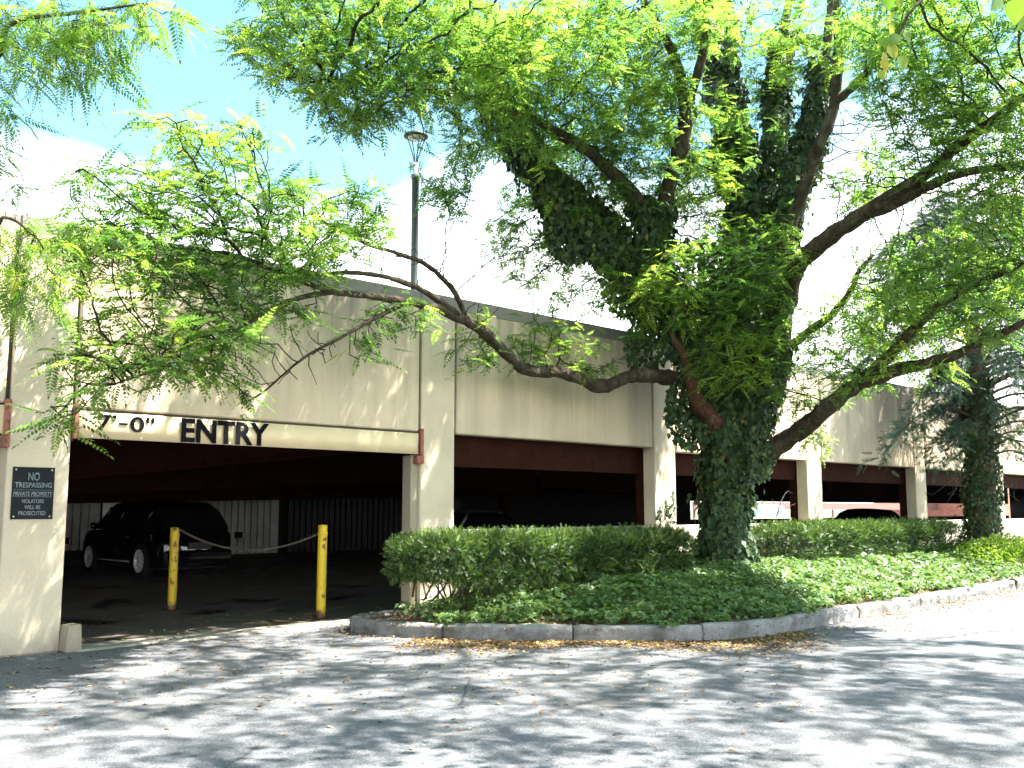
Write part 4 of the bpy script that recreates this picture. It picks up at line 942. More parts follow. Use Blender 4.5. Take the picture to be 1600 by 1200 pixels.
# ------------------------------------------------------------------ yew hedges
def hedge(s0, s1, o, halfw, z_base, z_top, n, label):
    c = W((s0 + s1) / 2, o); c[2] = z_base - 0.05; t = thing('yew_hedge', c, label, 'hedge', 'clipped yew hedges')
    L = s1 - s0
    def surf(k):
        u = rng.uniform(0, 1, k); th = rng.uniform(-0.40, 1.40, k) * math.pi
        s = s0 + L * u; end = np.minimum(np.minimum((s - s0), (s1 - s)) / 0.7, 1.0); rr = np.sqrt(np.clip(1 - (1 - end) ** 2, 0.02, 1))
        lump = 1 + 0.08 * np.sin(s * 3.7 + th * 2) + 0.08 * np.sin(s * 8.3 + 1 + th * 3) * np.sin(th * 5 + s * 2) + 0.06 * np.sin(s * 15 + th * 7) + 0.05 * np.sin(s * 1.3 + 2)
        ct, st_ = np.cos(th), np.sin(th); ct = np.sign(ct) * np.abs(ct) ** 0.6; st_ = np.sign(st_) * np.abs(st_) ** 0.6
        hh_ = (z_top - z_base) / 2; zc2 = (z_top + z_base) / 2
        pt = P0 + s[:, None] * wv + ((o + ct * halfw * rr * lump))[:, None] * nv; pt[:, 2] = zc2 + st_ * hh_ * (0.35 + 0.65 * rr) * (1 + (lump - 1) * 0.7)
        nr = ct[:, None] * nv + st_[:, None] * np.array([0, 0, 1.0]); nr = norm(nr + (((s - s0) > L - 0.5).astype(float) - ((s - s0) < 0.5))[:, None] * wv * 0.8)
        return pt, nr
    k = n; pt, nr = surf(k); inset = np.where(rng.uniform(size=k) < 0.76, rng.uniform(0, 1, k) ** 1.3 * 0.16, rng.uniform(0.12, 0.5, k)); pt = pt - nr * inset[:, None] - nr * 0.05
    d = norm(nr * 0.8 + rand_dirs(k) * 1.0 + np.array([0, 0, 0.3])); R = frames(d, rand_dirs(k))
    ti = np.clip(0.60 - np.minimum(inset, 0.25) * 1.6 + 0.16 * (nr[:, 2] > 0.45) + 0.2 * rng.normal(size=k), 0, 1)  # sunlit tops lightened and inner shade darkened, both painted into the tint
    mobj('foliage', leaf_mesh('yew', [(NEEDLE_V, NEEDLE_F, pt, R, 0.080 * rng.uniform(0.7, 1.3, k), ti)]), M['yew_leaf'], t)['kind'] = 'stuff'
    ps = []
    for i in range(int(L * 22)):
        s = rng.uniform(s0 + 0.25, s1 - 0.25); b = W(s, o + rng.normal(0, 0.15), z_base - 0.12); e, nr2 = surf(1); e = W(min(max(s + rng.normal(0, 0.2), s0 + 0.25), s1 - 0.25), o, 0) + 0; e = e + nv * rng.uniform(-halfw, halfw) * 0.8; e[2] = z_base + (z_top - z_base) * rng.uniform(0.4, 0.9)
        m_ = (b + e) / 2 + rng.normal(size=3) * 0.06; ps.append(tube_arrays(catmull([b, m_, e], 4), np.linspace(0.014, 0.005, 9), 5))
    V, Fq = join_arr(ps); mobj('stems', fast_mesh('stems', V, Fq, True), M['bark'], t)
    return t
def so(px, py, off): q = onW(px, py, off); return float((q - P0) @ wv), float(q[2])
HO = 1.35
sa, za = so(610, 880, HO); sb, zb_ = so(1058, 850, HO)
print('hedge1', sa, sb, so(700, 835, HO), so(1000, 822, HO), so(700, 915, HO + .7), so(1000, 880, HO + .7))
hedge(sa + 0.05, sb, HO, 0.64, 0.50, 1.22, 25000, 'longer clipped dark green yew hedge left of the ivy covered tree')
sa, za = so(1182, 850, 1.2); sb, zb_ = so(1465, 850, 1.2)
print('hedge2', sa, sb, so(1300, 818, 1.2), so(1300, 885, 1.9))
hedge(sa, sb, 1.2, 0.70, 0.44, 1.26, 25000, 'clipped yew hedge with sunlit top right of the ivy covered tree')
# dead twigs poking out over the hedge
P_ = [onW(x, y, 1.0) for x, y in ((1212, 812), (1217, 795), (1222, 780), (1230, 768), (1238, 771))]
tw = [tube_arrays(catmull(P_, 4), np.linspace(0.012, 0.004, 17), 5), tube_arrays(catmull([onW(x, y, 1.0) for x, y in ((1217, 797), (1210, 788), (1206, 778))], 4), np.linspace(0.007, 0.003, 9), 5), tube_arrays(catmull([onW(x, y, 1.0) for x, y in ((1216, 800), (1232, 792), (1243, 787))], 4), np.linspace(0.007, 0.003, 9), 5)]
V, Fq = join_arr(tw); tag(mobj('dead_stem', fast_mesh('dead', V, Fq, True), M['dead_twig']), 'bare pale dead stem sticking up above the right hedge', 'stem')

# ------------------------------------------------------------------ lime-green shrub at the right edge
sh_c = W(19.6, 2.6); sh_c[2] = float(bed_z(sh_c[:2])[0])
shr = thing('leafy_shrub', sh_c, 'bright lime green leafy shrub at the right end of the bed', 'shrub')
n = 5200; q = rand_dirs(n); q[:, 2] = np.abs(q[:, 2]); q = q * (rng.uniform(0.5, 1, (n, 1))); pos = sh_c + q[:, :1] * wv * 2.1 + q[:, 1:2] * nv * 1.0 + q[:, 2:] * np.array([0, 0, 0.62])
pos[:, 2] += 0.06 * np.sin(pos[:, 0] * 9) * np.sin(pos[:, 1] * 8)
mobj('foliage', leaf_mesh('lime', [(IVY_V2 * [1, 0.7, 1], IVY_F2, pos, frames(norm(rand_dirs(n) + [0, 0, 0.5]), np.array([0, 0, 1.0]) + rand_dirs(n) * 0.7), 0.09 * rng.uniform(0.6, 1.3, n), np.clip(0.5 + 0.25 * rng.normal(size=n), 0, 1))]), M['lime_leaf'], shr)['kind'] = 'stuff'
ps = [tube_arrays(catmull([sh_c + np.array([rng.normal(0, .3), rng.normal(0, .3), -0.05]), sh_c + np.array([rng.normal(0, .5), rng.normal(0, .5), .2]), sh_c + np.array([rng.normal(0, .8), rng.normal(0, .8), .45])], 4), np.linspace(0.01, 0.004, 9), 5) for i in range(30)]
V, Fq = join_arr(ps); mobj('stems', fast_mesh('stems', V, Fq, True), M['bark'], shr)

# ------------------------------------------------------------------ conifer with ivy trunk
CB = onW(1535, 842, 1.7); CB[2] = float(bed_z(CB[:2])[0]) - 0.05
print('conifer base', CB)
con = thing('conifer', CB, 'drooping blue green conifer with ivy wrapped trunk at far right', 'tree')
cz = np.linspace(0, 9.0, 40); CP = np.column_stack([CB[0] + 0.15 * np.sin(cz * 0.5), CB[1] + 0.1 * np.sin(cz * 0.4 + 1), CB[2] + cz]); CR = np.interp(cz, [0, 0.5, 3, 9.0], [0.42, 0.33, 0.28, 0.03])
mobj('trunk', tube_mesh('trunk', CP, CR, 14, 0.04), M['conifer_bark'], con)
bp, npos, ndir = [], [], []
for i in range(110):
    h = 2.3 + 6.4 * (i / 110) ** 0.9; az = i * 2.399 + rng.normal(0, 0.3); L = np.interp(h, [1.9, 3.6, 6.5, 9.0], [2.4, 3.8, 3.0, 0.9]) * rng.uniform(0.7, 1.1)
    c = np.array([np.interp(h, cz, CP[:, 0]), np.interp(h, cz, CP[:, 1]), CB[2] + h]); dr = np.array([math.cos(az), math.sin(az), 0])
    if (c + dr * L - P0) @ nv < 0.25 and h < 4.9: L *= 0.35
    pts = catmull([c, c + dr * L * 0.35 + [0, 0, 0.10 * L], c + dr * L * 0.7 + [0, 0, -0.02 * L], c + dr * L + [0, 0, -0.28 * L]], 6); pts += np.cumsum(rng.normal(0, 0.012, pts.shape), 0)
    bp.append(tube_arrays(pts, np.linspace(0.012 + 0.010 * L, 0.004, len(pts)), 5))
    bare = 0.8 if h < 2.8 else (0.35 if h < 4.5 else 0.2)
    for k in range(5, len(pts)):
        for q in range(6):
            if rng.uniform() < bare: continue
            sd = norm(rand_dirs(1)[0] * [1, 1, 0.4] + dr * 0.6 + [0, 0, -0.55]); ln_ = rng.uniform(0.2, 0.55)
            if q < 2: bp.append(tube_arrays(np.array([pts[k], pts[k] + sd * ln_ * 0.5, pts[k] + sd * ln_ + [0, 0, -0.06]]), np.array([0.005, 0.004, 0.002]), 3)) if False else None
            for t in np.arange(0.05, ln_, 0.13): npos.append(pts[k] + sd * t + [0, 0, -0.25 * t * t]); ndir.append(norm(sd + rng.normal(size=3) * 0.5))
for i in range(26):  # bare dead twigs low on the trunk
    h = rng.uniform(1.6, 3.9); az = rng.uniform(0, 6.28); dr = np.array([math.cos(az), math.sin(az), rng.uniform(-0.4, 0.15)]); L = rng.uniform(0.8, 2.3)
    c = np.array([CB[0], CB[1], CB[2] + h]); pts = catmull([c, c + dr * L * 0.5 + [0, 0, -0.05], c + dr * L + [0, 0, -0.3 * L]], 6)
    if (pts[-1] - P0) @ nv < 0.1: continue
    bp.append(tube_arrays(pts, np.linspace(0.011, 0.003, len(pts)), 5))
    for q in range(3):
        a = pts[rng.integers(4, len(pts))]; bp.append(tube_arrays(np.array([a, a + rng.normal(size=3) * 0.15, a + rng.normal(size=3) * 0.25 + [0, 0, -0.2]]), np.array([0.005, 0.004, 0.002]), 5))
V, Fq = join_arr(bp); mobj('branches', fast_mesh('branches', V, Fq, True), M['dead_twig'], con)['kind'] = 'stuff'
npos, ndir = np.array(npos), np.array(ndir); n = len(npos); print('conifer sprigs', n)
mobj('crown', leaf_mesh('needles', [(NEEDLE_V, NEEDLE_F, npos, frames(ndir, rand_dirs(n)), 0.20 * rng.uniform(0.7, 1.25, n), np.clip(0.4 + 0.25 * rng.normal(size=n), 0, 1))]), M['conifer_leaf'], con)['kind'] = 'stuff'
civ = thing('climbing_ivy', CB + [0, -0.2, 0], 'dark ivy sleeve around the trunk of the far right conifer', 'ivy')
k2 = cz < 4.4
mobj('foliage', leaf_mesh('ivy2', [ivy_on([(CP[k2], CR[k2])], 420, [0.11], 0.10)]), M['ivy_leaf'], civ)['kind'] = 'stuff'

# ------------------------------------------------------------------ neighbouring trees whose branches hang into the picture
def near_tree(name, base, label, limbs, blobs, high, tmpl, size, mat, step=0.08, kill=0.10, per=3, h_size=0.28, tint=0.5):
    t = thing(name, base, label, 'tree'); sd = []
    for k, (pts, rr) in enumerate(limbs):
        C4 = catmull(np.column_stack([np.array(pts), np.array(rr)]), 8)
        mobj('trunk' if k == 0 else 'limb', tube_mesh('limb', C4[:, :3], C4[:, 3], 12 if k == 0 else 8, 0.04), M['bark'], t)
        if k: sd.append(C4[:, :3])
    sd = np.vstack(sd); A1 = np.vstack([blob_px(*b[:6], int(b[6] * 1.7)) for b in blobs]); A2 = np.vstack([blob_w(*b) for b in high])
    P_, par_, D_ = colonise(sd, None, A1, step, kill, 120, 1.5); ns = len(sd); rd, ct = twig_radii(par_, ns, 0.0022, 0.4)
    P2, par2, D2 = colonise(sd, None, A2, 0.18, 0.3, 120, 2.5); rd2, ct2 = twig_radii(par2, ns, 0.003, 0.42)
    mobj('branches', twig_mesh('tw', P_, par_, D_, rd, ns, 0.02), M['twig_bark'], t)['kind'] = 'stuff'
    mobj('branches', twig_mesh('tw', P2, par2, D2, rd2, ns, 0.04), M['twig_bark'], t)['kind'] = 'stuff'
    a = np.arange(ns, len(P_)); a = a[(ct[a] < 10) & near(P_[a], A1, 0.3)] if len(a) else a
    b = np.arange(ns, len(P2)); b = b[(ct2[b] < 12) & near(P2[b], A2, 0.5)]
    g = frond_groups(P_, par_, D_, a, per, size, tmpl, 0.5, tint, 0.22, 0.02) + frond_groups(P2, par2, D2, b, 3, h_size, FRONDS_LO)
    mobj('crown', leaf_mesh('crown', g), M[mat], t)['kind'] = 'stuff'
    print(name, len(a), len(b)); return t
near_tree('honey_locust', np.array([-6.6, 3.0, -0.02]), 'nearer honey locust whose leafy sprays hang into the upper left corner',
    [([(-6.6, 3.0, -0.1), (-6.5, 3.1, 1.5), (-6.4, 3.2, 3.2), (-6.2, 3.4, 5.0), (-6.0, 3.6, 7.5)], [.24, .18, .16, .13, .07]),
     ([(-6.4, 3.2, 3.4), (-5.5, 4.2, 4.6), tuple(atY(-90, 90, 6.0)), tuple(atY(20, 35, 6.1)), tuple(atY(120, 20, 6.2)), tuple(atY(230, 5, 6.3))], [.09, .06, .03, .017, .011, .006]),
     ([(-6.4, 3.2, 2.9), (-5.6, 4.8, 3.4), tuple(atY(-80, 350, 6.8)), tuple(atY(10, 340, 7.0)), tuple(atY(60, 375, 7.1))], [.08, .05, .02, .011, .006]),
     ([(-6.2, 3.4, 4.8), (-5.0, 5.0, 7.0), (-3.6, 6.5, 8.2)], [.09, .06, .03])],
    [(60, 40, 90, 45, 6.1, .3, 90), (180, 30, 90, 35, 6.2, .3, 75), (150, 95, 60, 30, 6.2, .25, 24), (60, 110, 50, 25, 6.0, .2, 14), (262, 15, 25, 18, 6.3, .15, 10), (8, 185, 12, 30, 5.9, .2, 6), (8, 290, 10, 20, 6.1, .2, 3),
     (40, 385, 50, 40, 7.1, .25, 50), (20, 450, 36, 36, 7.0, .2, 30), (85, 475, 18, 22, 7.1, .15, 10), (70, 420, 30, 30, 7.1, .2, 16)],
    [((-5.2, 5.0, 7.6), (2.6, 3.0, 1.4), 170), ((-2.8, 6.4, 8.0), (1.8, 1.8, .8), 60)], FRONDS_HI, 0.27, 'near_leaf', tint=0.5, per=2)

# linden leaves hanging at the upper right
LIND_V = np.array([(0, 0, 0), (0.12, -0.34, 0.03), (0.45, -0.42, 0.05), (0.78, -0.22, 0.0), (1.05, 0, -0.14), (0.78, 0.22, 0.0), (0.45, 0.42, 0.05), (0.12, 0.34, 0.03), (0.45, 0, -0.03)], float)
LIND_F = np.array([(i, (i + 1) % 8, 8) for i in range(8)])
lt = thing('linden_tree', np.array([6.4, 1.6, -0.02]), 'nearer tree whose heart shaped leaves hang into the upper right corner', 'tree')
def add_limb(nm, pts, rr, sides=8): C4 = catmull(np.column_stack([np.array(pts), np.array(rr)]), 8); mobj(nm, tube_mesh('limb', C4[:, :3], C4[:, 3], sides, 0.04), M['bark'], lt); return C4[:, :3]
add_limb('trunk', [(6.4, 1.6, -0.1), (6.35, 1.65, 2), (6.2, 1.8, 4.5), (6.0, 2.0, 7.5)], [.22, .16, .14, .07], 12)
l1 = add_limb('limb', [(6.3, 1.7, 3.6), (4.4, 2.9, 4.3), tuple(atY(1560, -90, 4.6)), tuple(atY(1440, 0, 4.5)), tuple(atY(1408, 45, 4.5)), tuple(atY(1388, 85, 4.5)), tuple(atY(1378, 110, 4.5))], [.08, .05, .015, .008, .006, .004, .002])
l2 = add_limb('limb', [(6.2, 1.8, 4.5), (4.6, 3.4, 6.4), (3.0, 5.0, 7.2)], [.08, .06, .03])
lp, lx, lsz, ltn = [], [], [], []
for x, y, sz, tn in ((1385, -5, 30, .25), (1378, 15, 26, .4), (1398, 8, 24, .85), (1397, 25, 20, .8), (1408, 55, 26, .5), (1390, 45, 24, .8), (1403, 62, 22, .3), (1375, 68, 22, .7), (1390, 78, 24, .85), (1383, 90, 20, .95), (1408, 95, 22, .75), (1378, 115, 16, .8), (1385, 105, 18, 1), (1380, 100, 17, 1), (1560, 5, 40, .2), (1590, 12, 36, .3), (1548, 30, 26, .2), (1600, 30, 30, .25), (1490, -15, 30, .4)):
    Y = 4.5 + rng.uniform(-.12, .12); lp.append(atY(x, y - sz * 0.4, Y)); lx.append(np.array([rng.normal(0, .35), rng.normal(0, .35), -1.0])); lsz.append(sz / FPX * Y * 1.15); ltn.append(tn)
hp = blob_w((3.8, 4.6, 6.9), (2.8, 2.4, 1.2), 1500); hp = hp[[((q - CAM) @ FW <= 0) or (600 - ((q - CAM) @ UP) / ((q - CAM) @ FW) * FPX < -60) for q in hp]]
allp = np.vstack([np.array(lp), hp]); nx = np.vstack([np.array(lx), rand_dirs(len(hp)) + [0, 0, -0.6]]); n = len(allp)
mobj('crown', leaf_mesh('linden', [(LIND_V, LIND_F, allp, frames(norm(nx), np.array([0.1, -0.5, 0.6]) + rand_dirs(n) * 0.5), np.concatenate([lsz, 0.11 * rng.uniform(.7, 1.2, len(hp))]), np.concatenate([ltn, np.clip(.4 + .2 * rng.normal(size=len(hp)), 0, 1)]))]), M['linden_leaf'], lt)['kind'] = 'stuff'

# ------------------------------------------------------------------ lamp on the upper deck
LY = 18.5
lb = atY(649, 455, LY); ltop = atY(650, 213, LY); hz_ = float(ltop[2]); zd = 3.6
lamp = thing('street_lamp', (float(ltop[0]), LY, zd), 'dark post lamp with flat disc head standing on the garage roof', 'lamp')
def up(z): return z - zd
zc1 = float(atY(649, 273, LY)[2]); zc2 = float(atY(649, 255, LY)[2])
lobj('post', lathe([(0.0, 0), (0.12, 0.0), (0.12, 0.05), (0.072, 0.06), (0.070, up(zc1) - 0.10), (0.082, up(zc1) - 0.09), (0.082, up(zc1)), (0.0, up(zc1))], 20, 'post'), M['lamp_metal'], lamp)
lobj('collar', lathe([(0.055, up(zc1)), (0.055, up(zc2)), (0.0, up(zc2))], 20, 'collar'), M['lamp_collar'], lamp)
hd = up(hz_); R0 = 0.245
hdo = lobj('head', lathe([(0.0, hd - 0.01), (R0 * 0.72, hd - 0.012), (R0 * 0.95, hd - 0.02), (R0, hd + 0.0), (R0 * 0.9, hd + 0.035), (R0 * 0.3, hd + 0.06), (0, hd + 0.062)], 28, 'head'), M['lamp_metal'], lamp)
lobj('lens', lathe([(0.0, hd - 0.06), (R0 * 0.5, hd - 0.05), (R0 * 0.7, hd - 0.018), (0.0, hd - 0.016)], 28, 'lens'), M['lamp_lens'], hdo)
for i in range(4):
    a = i * math.pi / 2 + 0.5; p = np.array([[0.03 * math.cos(a), 0.03 * math.sin(a), up(zc2) - 0.02], [0.06 * math.cos(a), 0.06 * math.sin(a), up(zc2) + 0.15], [R0 * 0.78 * math.cos(a), R0 * 0.78 * math.sin(a), hd - 0.01]])
    lobj('arm', tube_mesh('arm', catmull(p, 5), 0.011, 6), M['lamp_metal'], lamp)

# ------------------------------------------------------------------ cars
def make_wheel(r=0.36, wd=0.22, spokes=10):
    ty = lathe([(r * 0.66, -wd / 2), (r * 0.94, -wd / 2), (r, -wd / 2 + 0.03), (r, wd / 2 - 0.03), (r * 0.94, wd / 2), (r * 0.66, wd / 2)], 32, 'tyre', axis='y')
    bm = bmesh.new()
    for i in range(spokes):
        a = 2 * math.pi * i / spokes
        for da in (0.04,):
            c, s = math.cos(a + da), math.sin(a + da); c2, s2 = math.cos(a + da * 2.2 + 0.06), math.sin(a + da * 2.2 + 0.06)
            w1 = 0.013
            p0 = np.array([c * 0.05, 0, s * 0.05]); p1 = np.array([c2 * r * 0.66, 0, s2 * r * 0.66]); sd = np.array([-s, 0, c]) * w1
            y0, y1 = wd / 2 - 0.05, wd / 2 - 0.015; Y0 = np.array([0, y0, 0]); Y1 = np.array([0, y1, 0])
            hexa(bm, [p0 - sd + Y0, p1 - sd + Y0, p1 + sd + Y0, p0 + sd + Y0, p0 - sd + Y1, p1 - sd + Y1, p1 + sd + Y1, p0 + sd + Y1])
    bmesh.ops.recalc_face_normals(bm, faces=bm.faces); sp_ = bm_mesh('spokes', bm)
    rim = lathe([(r * 0.62, wd / 2 - 0.06), (r * 0.66, wd / 2 - 0.0), (r * 0.70, wd / 2 + 0.004), (r * 0.70, wd / 2 - 0.02)], 32, 'rim', axis='y')
    hub = lathe([(0.0, wd / 2 - 0.005), (0.05, wd / 2 - 0.012), (0.06, wd / 2 - 0.05)], 16, 'hub', axis='y')
    back = lathe([(0.0, wd / 2 - 0.09), (r * 0.66, wd / 2 - 0.09)], 24, 'brake', axis='y')
    return dict(tyre=ty, spokes=sp_, rim=rim, hub=hub, backing=back)
WHEEL = make_wheel()
for k, mm in (('tyre', 'rubber'), ('spokes', 'alloy'), ('rim', 'alloy'), ('hub', 'alloy'), ('backing', 'rubber')): WHEEL[k].materials.append(M[mm])
def car(label, loc, heading, paint, L=4.6, Wd=1.86, H=1.64, suv=True, wheels=True, glass='car_glass'):
    """local x = forward, y = left; origin at the middle of the footprint"""
    t = thing('parked_car', loc, label, 'car', 'cars parked inside the garage', heading)
    r = 0.36; xr, xf = -L / 2 + 0.92, L / 2 - 0.90; hw = Wd / 2
    xs = np.unique(np.concatenate([np.linspace(-L / 2, L / 2, 70), xr + np.linspace(-.45, .45, 24), xf + np.linspace(-.45, .45, 24)]))
    belt = 1.02 if suv else 0.92; hood = 1.0 if suv else 0.86
    def top(x):
        u = (x + L / 2) / L
        return float(np.interp(u, [0, .02, .06, .60, .70, .85, .95, .985, 1], [belt - .18, belt - .05, belt, belt, belt - .02, hood - .02, hood - .12, hood - .25, .62]))
    def halfw(x):
        u = (x + L / 2) / L; return hw * float(np.interp(u, [0, .03, .10, .3, .7, .88, .96, 1], [.80, .90, .965, 1, 1, .96, .86, .70]))
    def bot(x):
        z = 0.24 + (0.16 * abs(x) / (L / 2)) ** 3
        for xw in (xr, xf):
            dx = abs(x - xw)
            if dx < r + 0.055: z = max(z, r + math.sqrt(max(0, (r + 0.055) ** 2 - dx * dx)))
        return z
    V = []; npf = 9
    for x in xs:
        zt, w_, zb = top(x), halfw(x), bot(x); zb = min(zb, zt - 0.12); h = zt - zb
        half = [(w_ * .965, zb), (w_ * .99, zb + h * .10), (w_ * 1.0, zb + h * .35), (w_ * .985, zb + h * .55), (w_ * .99, zb + h * .72), (w_ * .95, zb + h * .93), (w_ * .90, zt), (w_ * .5, zt + .02), (0, zt + .03)]
        for y, z in half: V.append((x, y, z))
        for y, z in half[-2::-1]: V.append((x, -y, z))
    k = npf * 2 - 1; idx = np.arange(len(V)).reshape(-1, k)
    Fq = np.stack([idx[:-1, :-1], idx[1:, :-1], idx[1:, 1:], idx[:-1, 1:]], -1).reshape(-1, 4)
    bm = bmesh.new(); me = fast_mesh('b', V, Fq, True); bm.from_mesh(me); bm.verts.ensure_lookup_table()
    bm.faces.new([bm.verts[i] for i in idx[0]]); bm.faces.new([bm.verts[i] for i in idx[-1]]); bmesh.ops.recalc_face_normals(bm, faces=bm.faces)
    body = lobj('body', bm_mesh('body', bm, True), M[paint], t)
    lobj('underbody', lbox(-L / 2 + .15, L / 2 - .15, -hw + .18, hw - .18, .2, .75), M['rubber'], t)
    # greenhouse
    gx = [-L / 2 + .05, -L / 2 + .42, -L / 2 + .8, .2, .75, 1.42] if suv else [-L / 2 + .55, -L / 2 + 1.1, -L / 2 + 1.5, .1, .55, 1.3]
    gz_ = [belt, H - .16, H - .03, H, H - .05, belt]; gxs = np.linspace(gx[0], gx[-1], 40); V = []
    for x in gxs:
        zt = max(float(np.interp(x, gx, gz_)), belt + .005); f = (zt - belt) / (H - belt); w0 = halfw(x) * .90
        w1 = w0 - .20 * f
        half = [(w0, belt - .01), (w0 - .10 * f, belt + (zt - belt) * .5), (w1 + .015, belt + (zt - belt) * .88), (w1 - .05, belt + (zt - belt) * .985), (w1 * .5, zt + .012 * f), (0, zt + .018 * f)]
        for y, z in half: V.append((x, y, z))
        for y, z in half[-2::-1]: V.append((x, -y, z))
    k = 11; idx = np.arange(len(V)).reshape(-1, k); Fq = np.stack([idx[:-1, :-1], idx[1:, :-1], idx[1:, 1:], idx[:-1, 1:]], -1).reshape(-1, 4)
    gl = lobj('windows', fast_mesh('glass', V, Fq, True), M[glass], t)
    # roof skin and pillars
    sel = [i for i, x in enumerate(gxs) if gx[2] - .25 <= x <= gx[4] - .05]; V2 = np.array(V).reshape(40, k, 3)[sel][:, 2:9] * [1, 1.012, 1] + [0, 0, .008]
    idx = np.arange(V2.shape[0] * 7).reshape(-1, 7); Fq = np.stack([idx[:-1, :-1], idx[1:, :-1], idx[1:, 1:], idx[:-1, 1:]], -1).reshape(-1, 4)
    roof = lobj('roof', fast_mesh('roof', V2.reshape(-1, 3), Fq, True), M[paint], t)
    G = np.array(V).reshape(40, k, 3)
    def gp(x, j, sgn): i = int(np.argmin(np.abs(gxs - x))); q = G[i, j if sgn > 0 else k - 1 - j].copy(); q[1] += sgn * .006; return q
    for sgn in (1, -1):
        for xa, xb, rr_ in ((gx[5] - .12, gx[4], .028), (.02, -.06, .026), (gx[0] + .95, gx[0] + .78, .045)):
            lobj('pillar', tube_mesh('pillar', np.array([gp(xa, 0, sgn), gp((xa + xb) / 2, 1, sgn), gp(xb, 2, sgn)]), rr_, 6), M[paint], t)
        lobj('window_trim', tube_mesh('trim', np.array([gp(x, 0, sgn) + [0, sgn * .012, .012] for x in np.linspace(gx[0] + .3, gx[5] - .2, 12)]), .012, 6), M['chrome'] if paint != 'car_black' else M['car_black'], t)
        lobj('sill_trim', tube_mesh('sill', np.array([(x, sgn * (hw * .985), .33) for x in np.linspace(xr + .48, xf - .48, 6)]), .018, 6), M['chrome'], t)
        # mirror
        mm = lathe([(0, -.09), (.06, -.07), (.08, 0), (.06, .07), (0, .09)], 12, 'mirror', axis='y'); lobj('mirror', mm, M[paint], t, (.98, sgn * (hw + .06), belt + .07))
        # lamps
        tl = lbox(-L / 2 - .005, -L / 2 + .34, 0, .05, belt - .20, belt - .06, .012); lobj('tail_light', tl, M['tail_red'], t, (0, sgn * hw * .905 - .025, 0), (0, 0, -sgn * .10))
        hl = lbox(L / 2 - .55, L / 2 - .1, 0, .06, hood - .27, hood - .14, .015); lobj('headlight', hl, M['chrome'], t, (0, sgn * hw * .86 - .03, 0), (0, 0, -sgn * .14))
        for xh in (-.75, .35): lobj('door_handle', lbox(xh, xh + .2, sgn * hw * .985 - .015, sgn * hw * .985 + .02, belt - .17, belt - .13, .006), M[paint], t)
    lobj('rear_bumper', lbox(-L / 2 - .05, -L / 2 + .2, -hw * .84, hw * .84, .34, .60, .05), M[paint], t)
    lobj('licence_plate', lbox(-L / 2 - .06, -L / 2 - .045, -.26, .26, .62, .76), M['plate'], t)
    lobj('front_bumper', lbox(L / 2 - .25, L / 2 + .03, -hw * .72, hw * .72, .28, .55, .06), M[paint], t)
    if wheels:
        for x in (xr, xf):
            for sgn in (1, -1):
                wl = bpy.data.objects.new('wheel', None); link(wl); wl.parent = t; wl.location = (x, sgn * (hw - .12), r); wl.rotation_euler = (0, 0, 0 if sgn > 0 else math.pi)
                for nm in ('tyre', 'rim', 'spokes', 'hub', 'backing'):
                    o = bpy.data.objects.new(nm, WHEEL[nm]); link(o); o.parent = wl
    return t
HD = math.atan2(-nv[1], -nv[0])
FZ = 0.012
car('black crossover with bright spoked wheels parked beyond the yellow bollards', tuple(W(6.25, -11.55, FZ)), HD, 'car_black', 4.55, 1.86, 1.64)
car('dark car mostly hidden behind the left column, beside the crossover', tuple(W(3.1, -13.2, FZ)), HD, 'car_black', 4.6, 1.8, 1.45, False)
car('silver car roof just visible above the left hedge', tuple(W(13.6, -9.0, FZ)), HD, 'car_silver', 4.5, 1.8, 1.46, False)
car('dark car behind the right hedge between two columns', tuple(W(31.6, -6.6, FZ)), HD + math.pi / 2, 'car_black', 4.7, 1.85, 1.47, False)
wc = onz(1205, 812, 0.0); 
wp = W(50.6, -22.8)
print('white car', wp, (wp - P0) @ wv, (wp - P0) @ nv)
wcar = car('white car in daylight seen through the garage right of the trunk', (float(wp[0]), float(wp[1]), FZ), math.pi * 1.5 - 0.75, 'car_white', 4.6, 1.85, 1.72, glass='sky_reflection_glass')

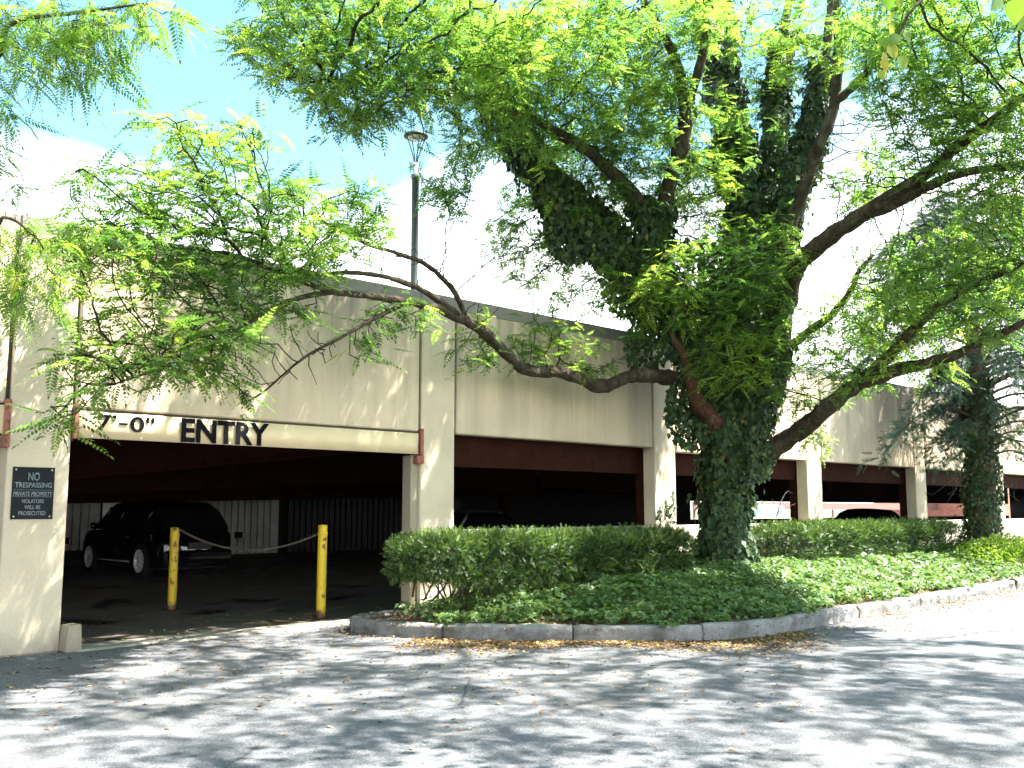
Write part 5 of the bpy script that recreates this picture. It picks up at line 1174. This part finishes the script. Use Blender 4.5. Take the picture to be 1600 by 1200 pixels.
# ------------------------------------------------------------------ far building with a red roof at the right edge
fb = W(96, -28)
far = thing('far_house', (float(fb[0]), float(fb[1]), 0), 'distant brick house with red roof beyond the garage at right', 'house', None, WROT)
lobj('wall', lbox(-9, 9, -5, 5, 0, 8.8), M['red_brick'], far)
bm = bmesh.new(); vv = [bm.verts.new(q) for q in ((-9.4, -5.5, 8.8), (9.4, -5.5, 8.8), (9.4, 5.5, 8.8), (-9.4, 5.5, 8.8), (-9.4, 0, 12.2), (9.4, 0, 12.2))]
for f in ((0, 1, 5, 4), (2, 3, 4, 5), (0, 4, 3), (1, 2, 5), (0, 3, 2, 1)): bm.faces.new([vv[i] for i in f])
lobj('roof', bm_mesh('roof', bm), M['red_roof'], far)
for x in (-4.5, -1.5, 1.5, 4.5): lobj('window', lbox(x - .5, x + .5, -5.05, -5.002, 6.2, 7.7), M['car_glass'], far)

# ------------------------------------------------------------------ fallen leaves
def litter(pts, size, mat='litter_leaf'):
    n = len(pts); d = rand_dirs(n); d[:, 2] *= 0.15
    return (IVY_V2 * [1, 0.75, 1.5], IVY_F2, pts, frames(norm(d), np.array([0, 0, 1.0]) + rand_dirs(n) * 0.28), size * rng.uniform(0.5, 1.3, n), rng.uniform(0, 1, n) ** 2.4)
pl_ = []
for i in range(8000):
    a = rng.uniform(1.2, 30) if rng.uniform() < 0.35 else rng.uniform(arc_of((-1.0, 11.7)), arc_of((3.4, 12.4)))
    p = kxy(a); d = kxy(a + .05) - kxy(a - .05); d /= np.linalg.norm(d) + 1e-9; out = np.array([d[1], -d[0]]); k = abs(rng.normal(0, 0.36)) * (1 + 0.5 * math.sin(a * 2.3))
    pl_.append((*(p + out * (0.01 + k)), 0.006 + rng.uniform(0, 0.012)))
for i in range(900): q = onz(rng.uniform(0, 1300), 1000 + abs(rng.normal(0, 60)), 0.006); pl_.append(q)
for i in range(200): q = onz(rng.uniform(100, 560), rng.uniform(960, 1005), 0.03); pl_.append(q)
pl_ = np.array([np.asarray(q) for q in pl_]); pl_ = pl_[~inside_bed(pl_[:, :2])]
tag(mobj('leaf_litter', leaf_mesh('litter', [litter(pl_, 0.048)]), M['litter_leaf']), 'dry yellow brown fallen leaves along the kerb and on the asphalt', 'leaves', kind='stuff')
xy = bed_scatter(16000, 3.0, 24, 1.0, 4.75); xy = xy[kdist(xy) < 0.75]; q = np.column_stack([xy, bed_z(xy) + 0.02])
tag(mobj('bed_litter', leaf_mesh('litter2', [litter(q, 0.045)]), M['litter_leaf']), 'dry brown leaves on the bare soil inside the kerb', 'leaves', kind='stuff')
print('TRIS', sum(len(m.loop_triangles) if m.loop_triangles else sum(len(p.vertices) - 2 for p in m.polygons) for m in bpy.data.meshes if m.users))
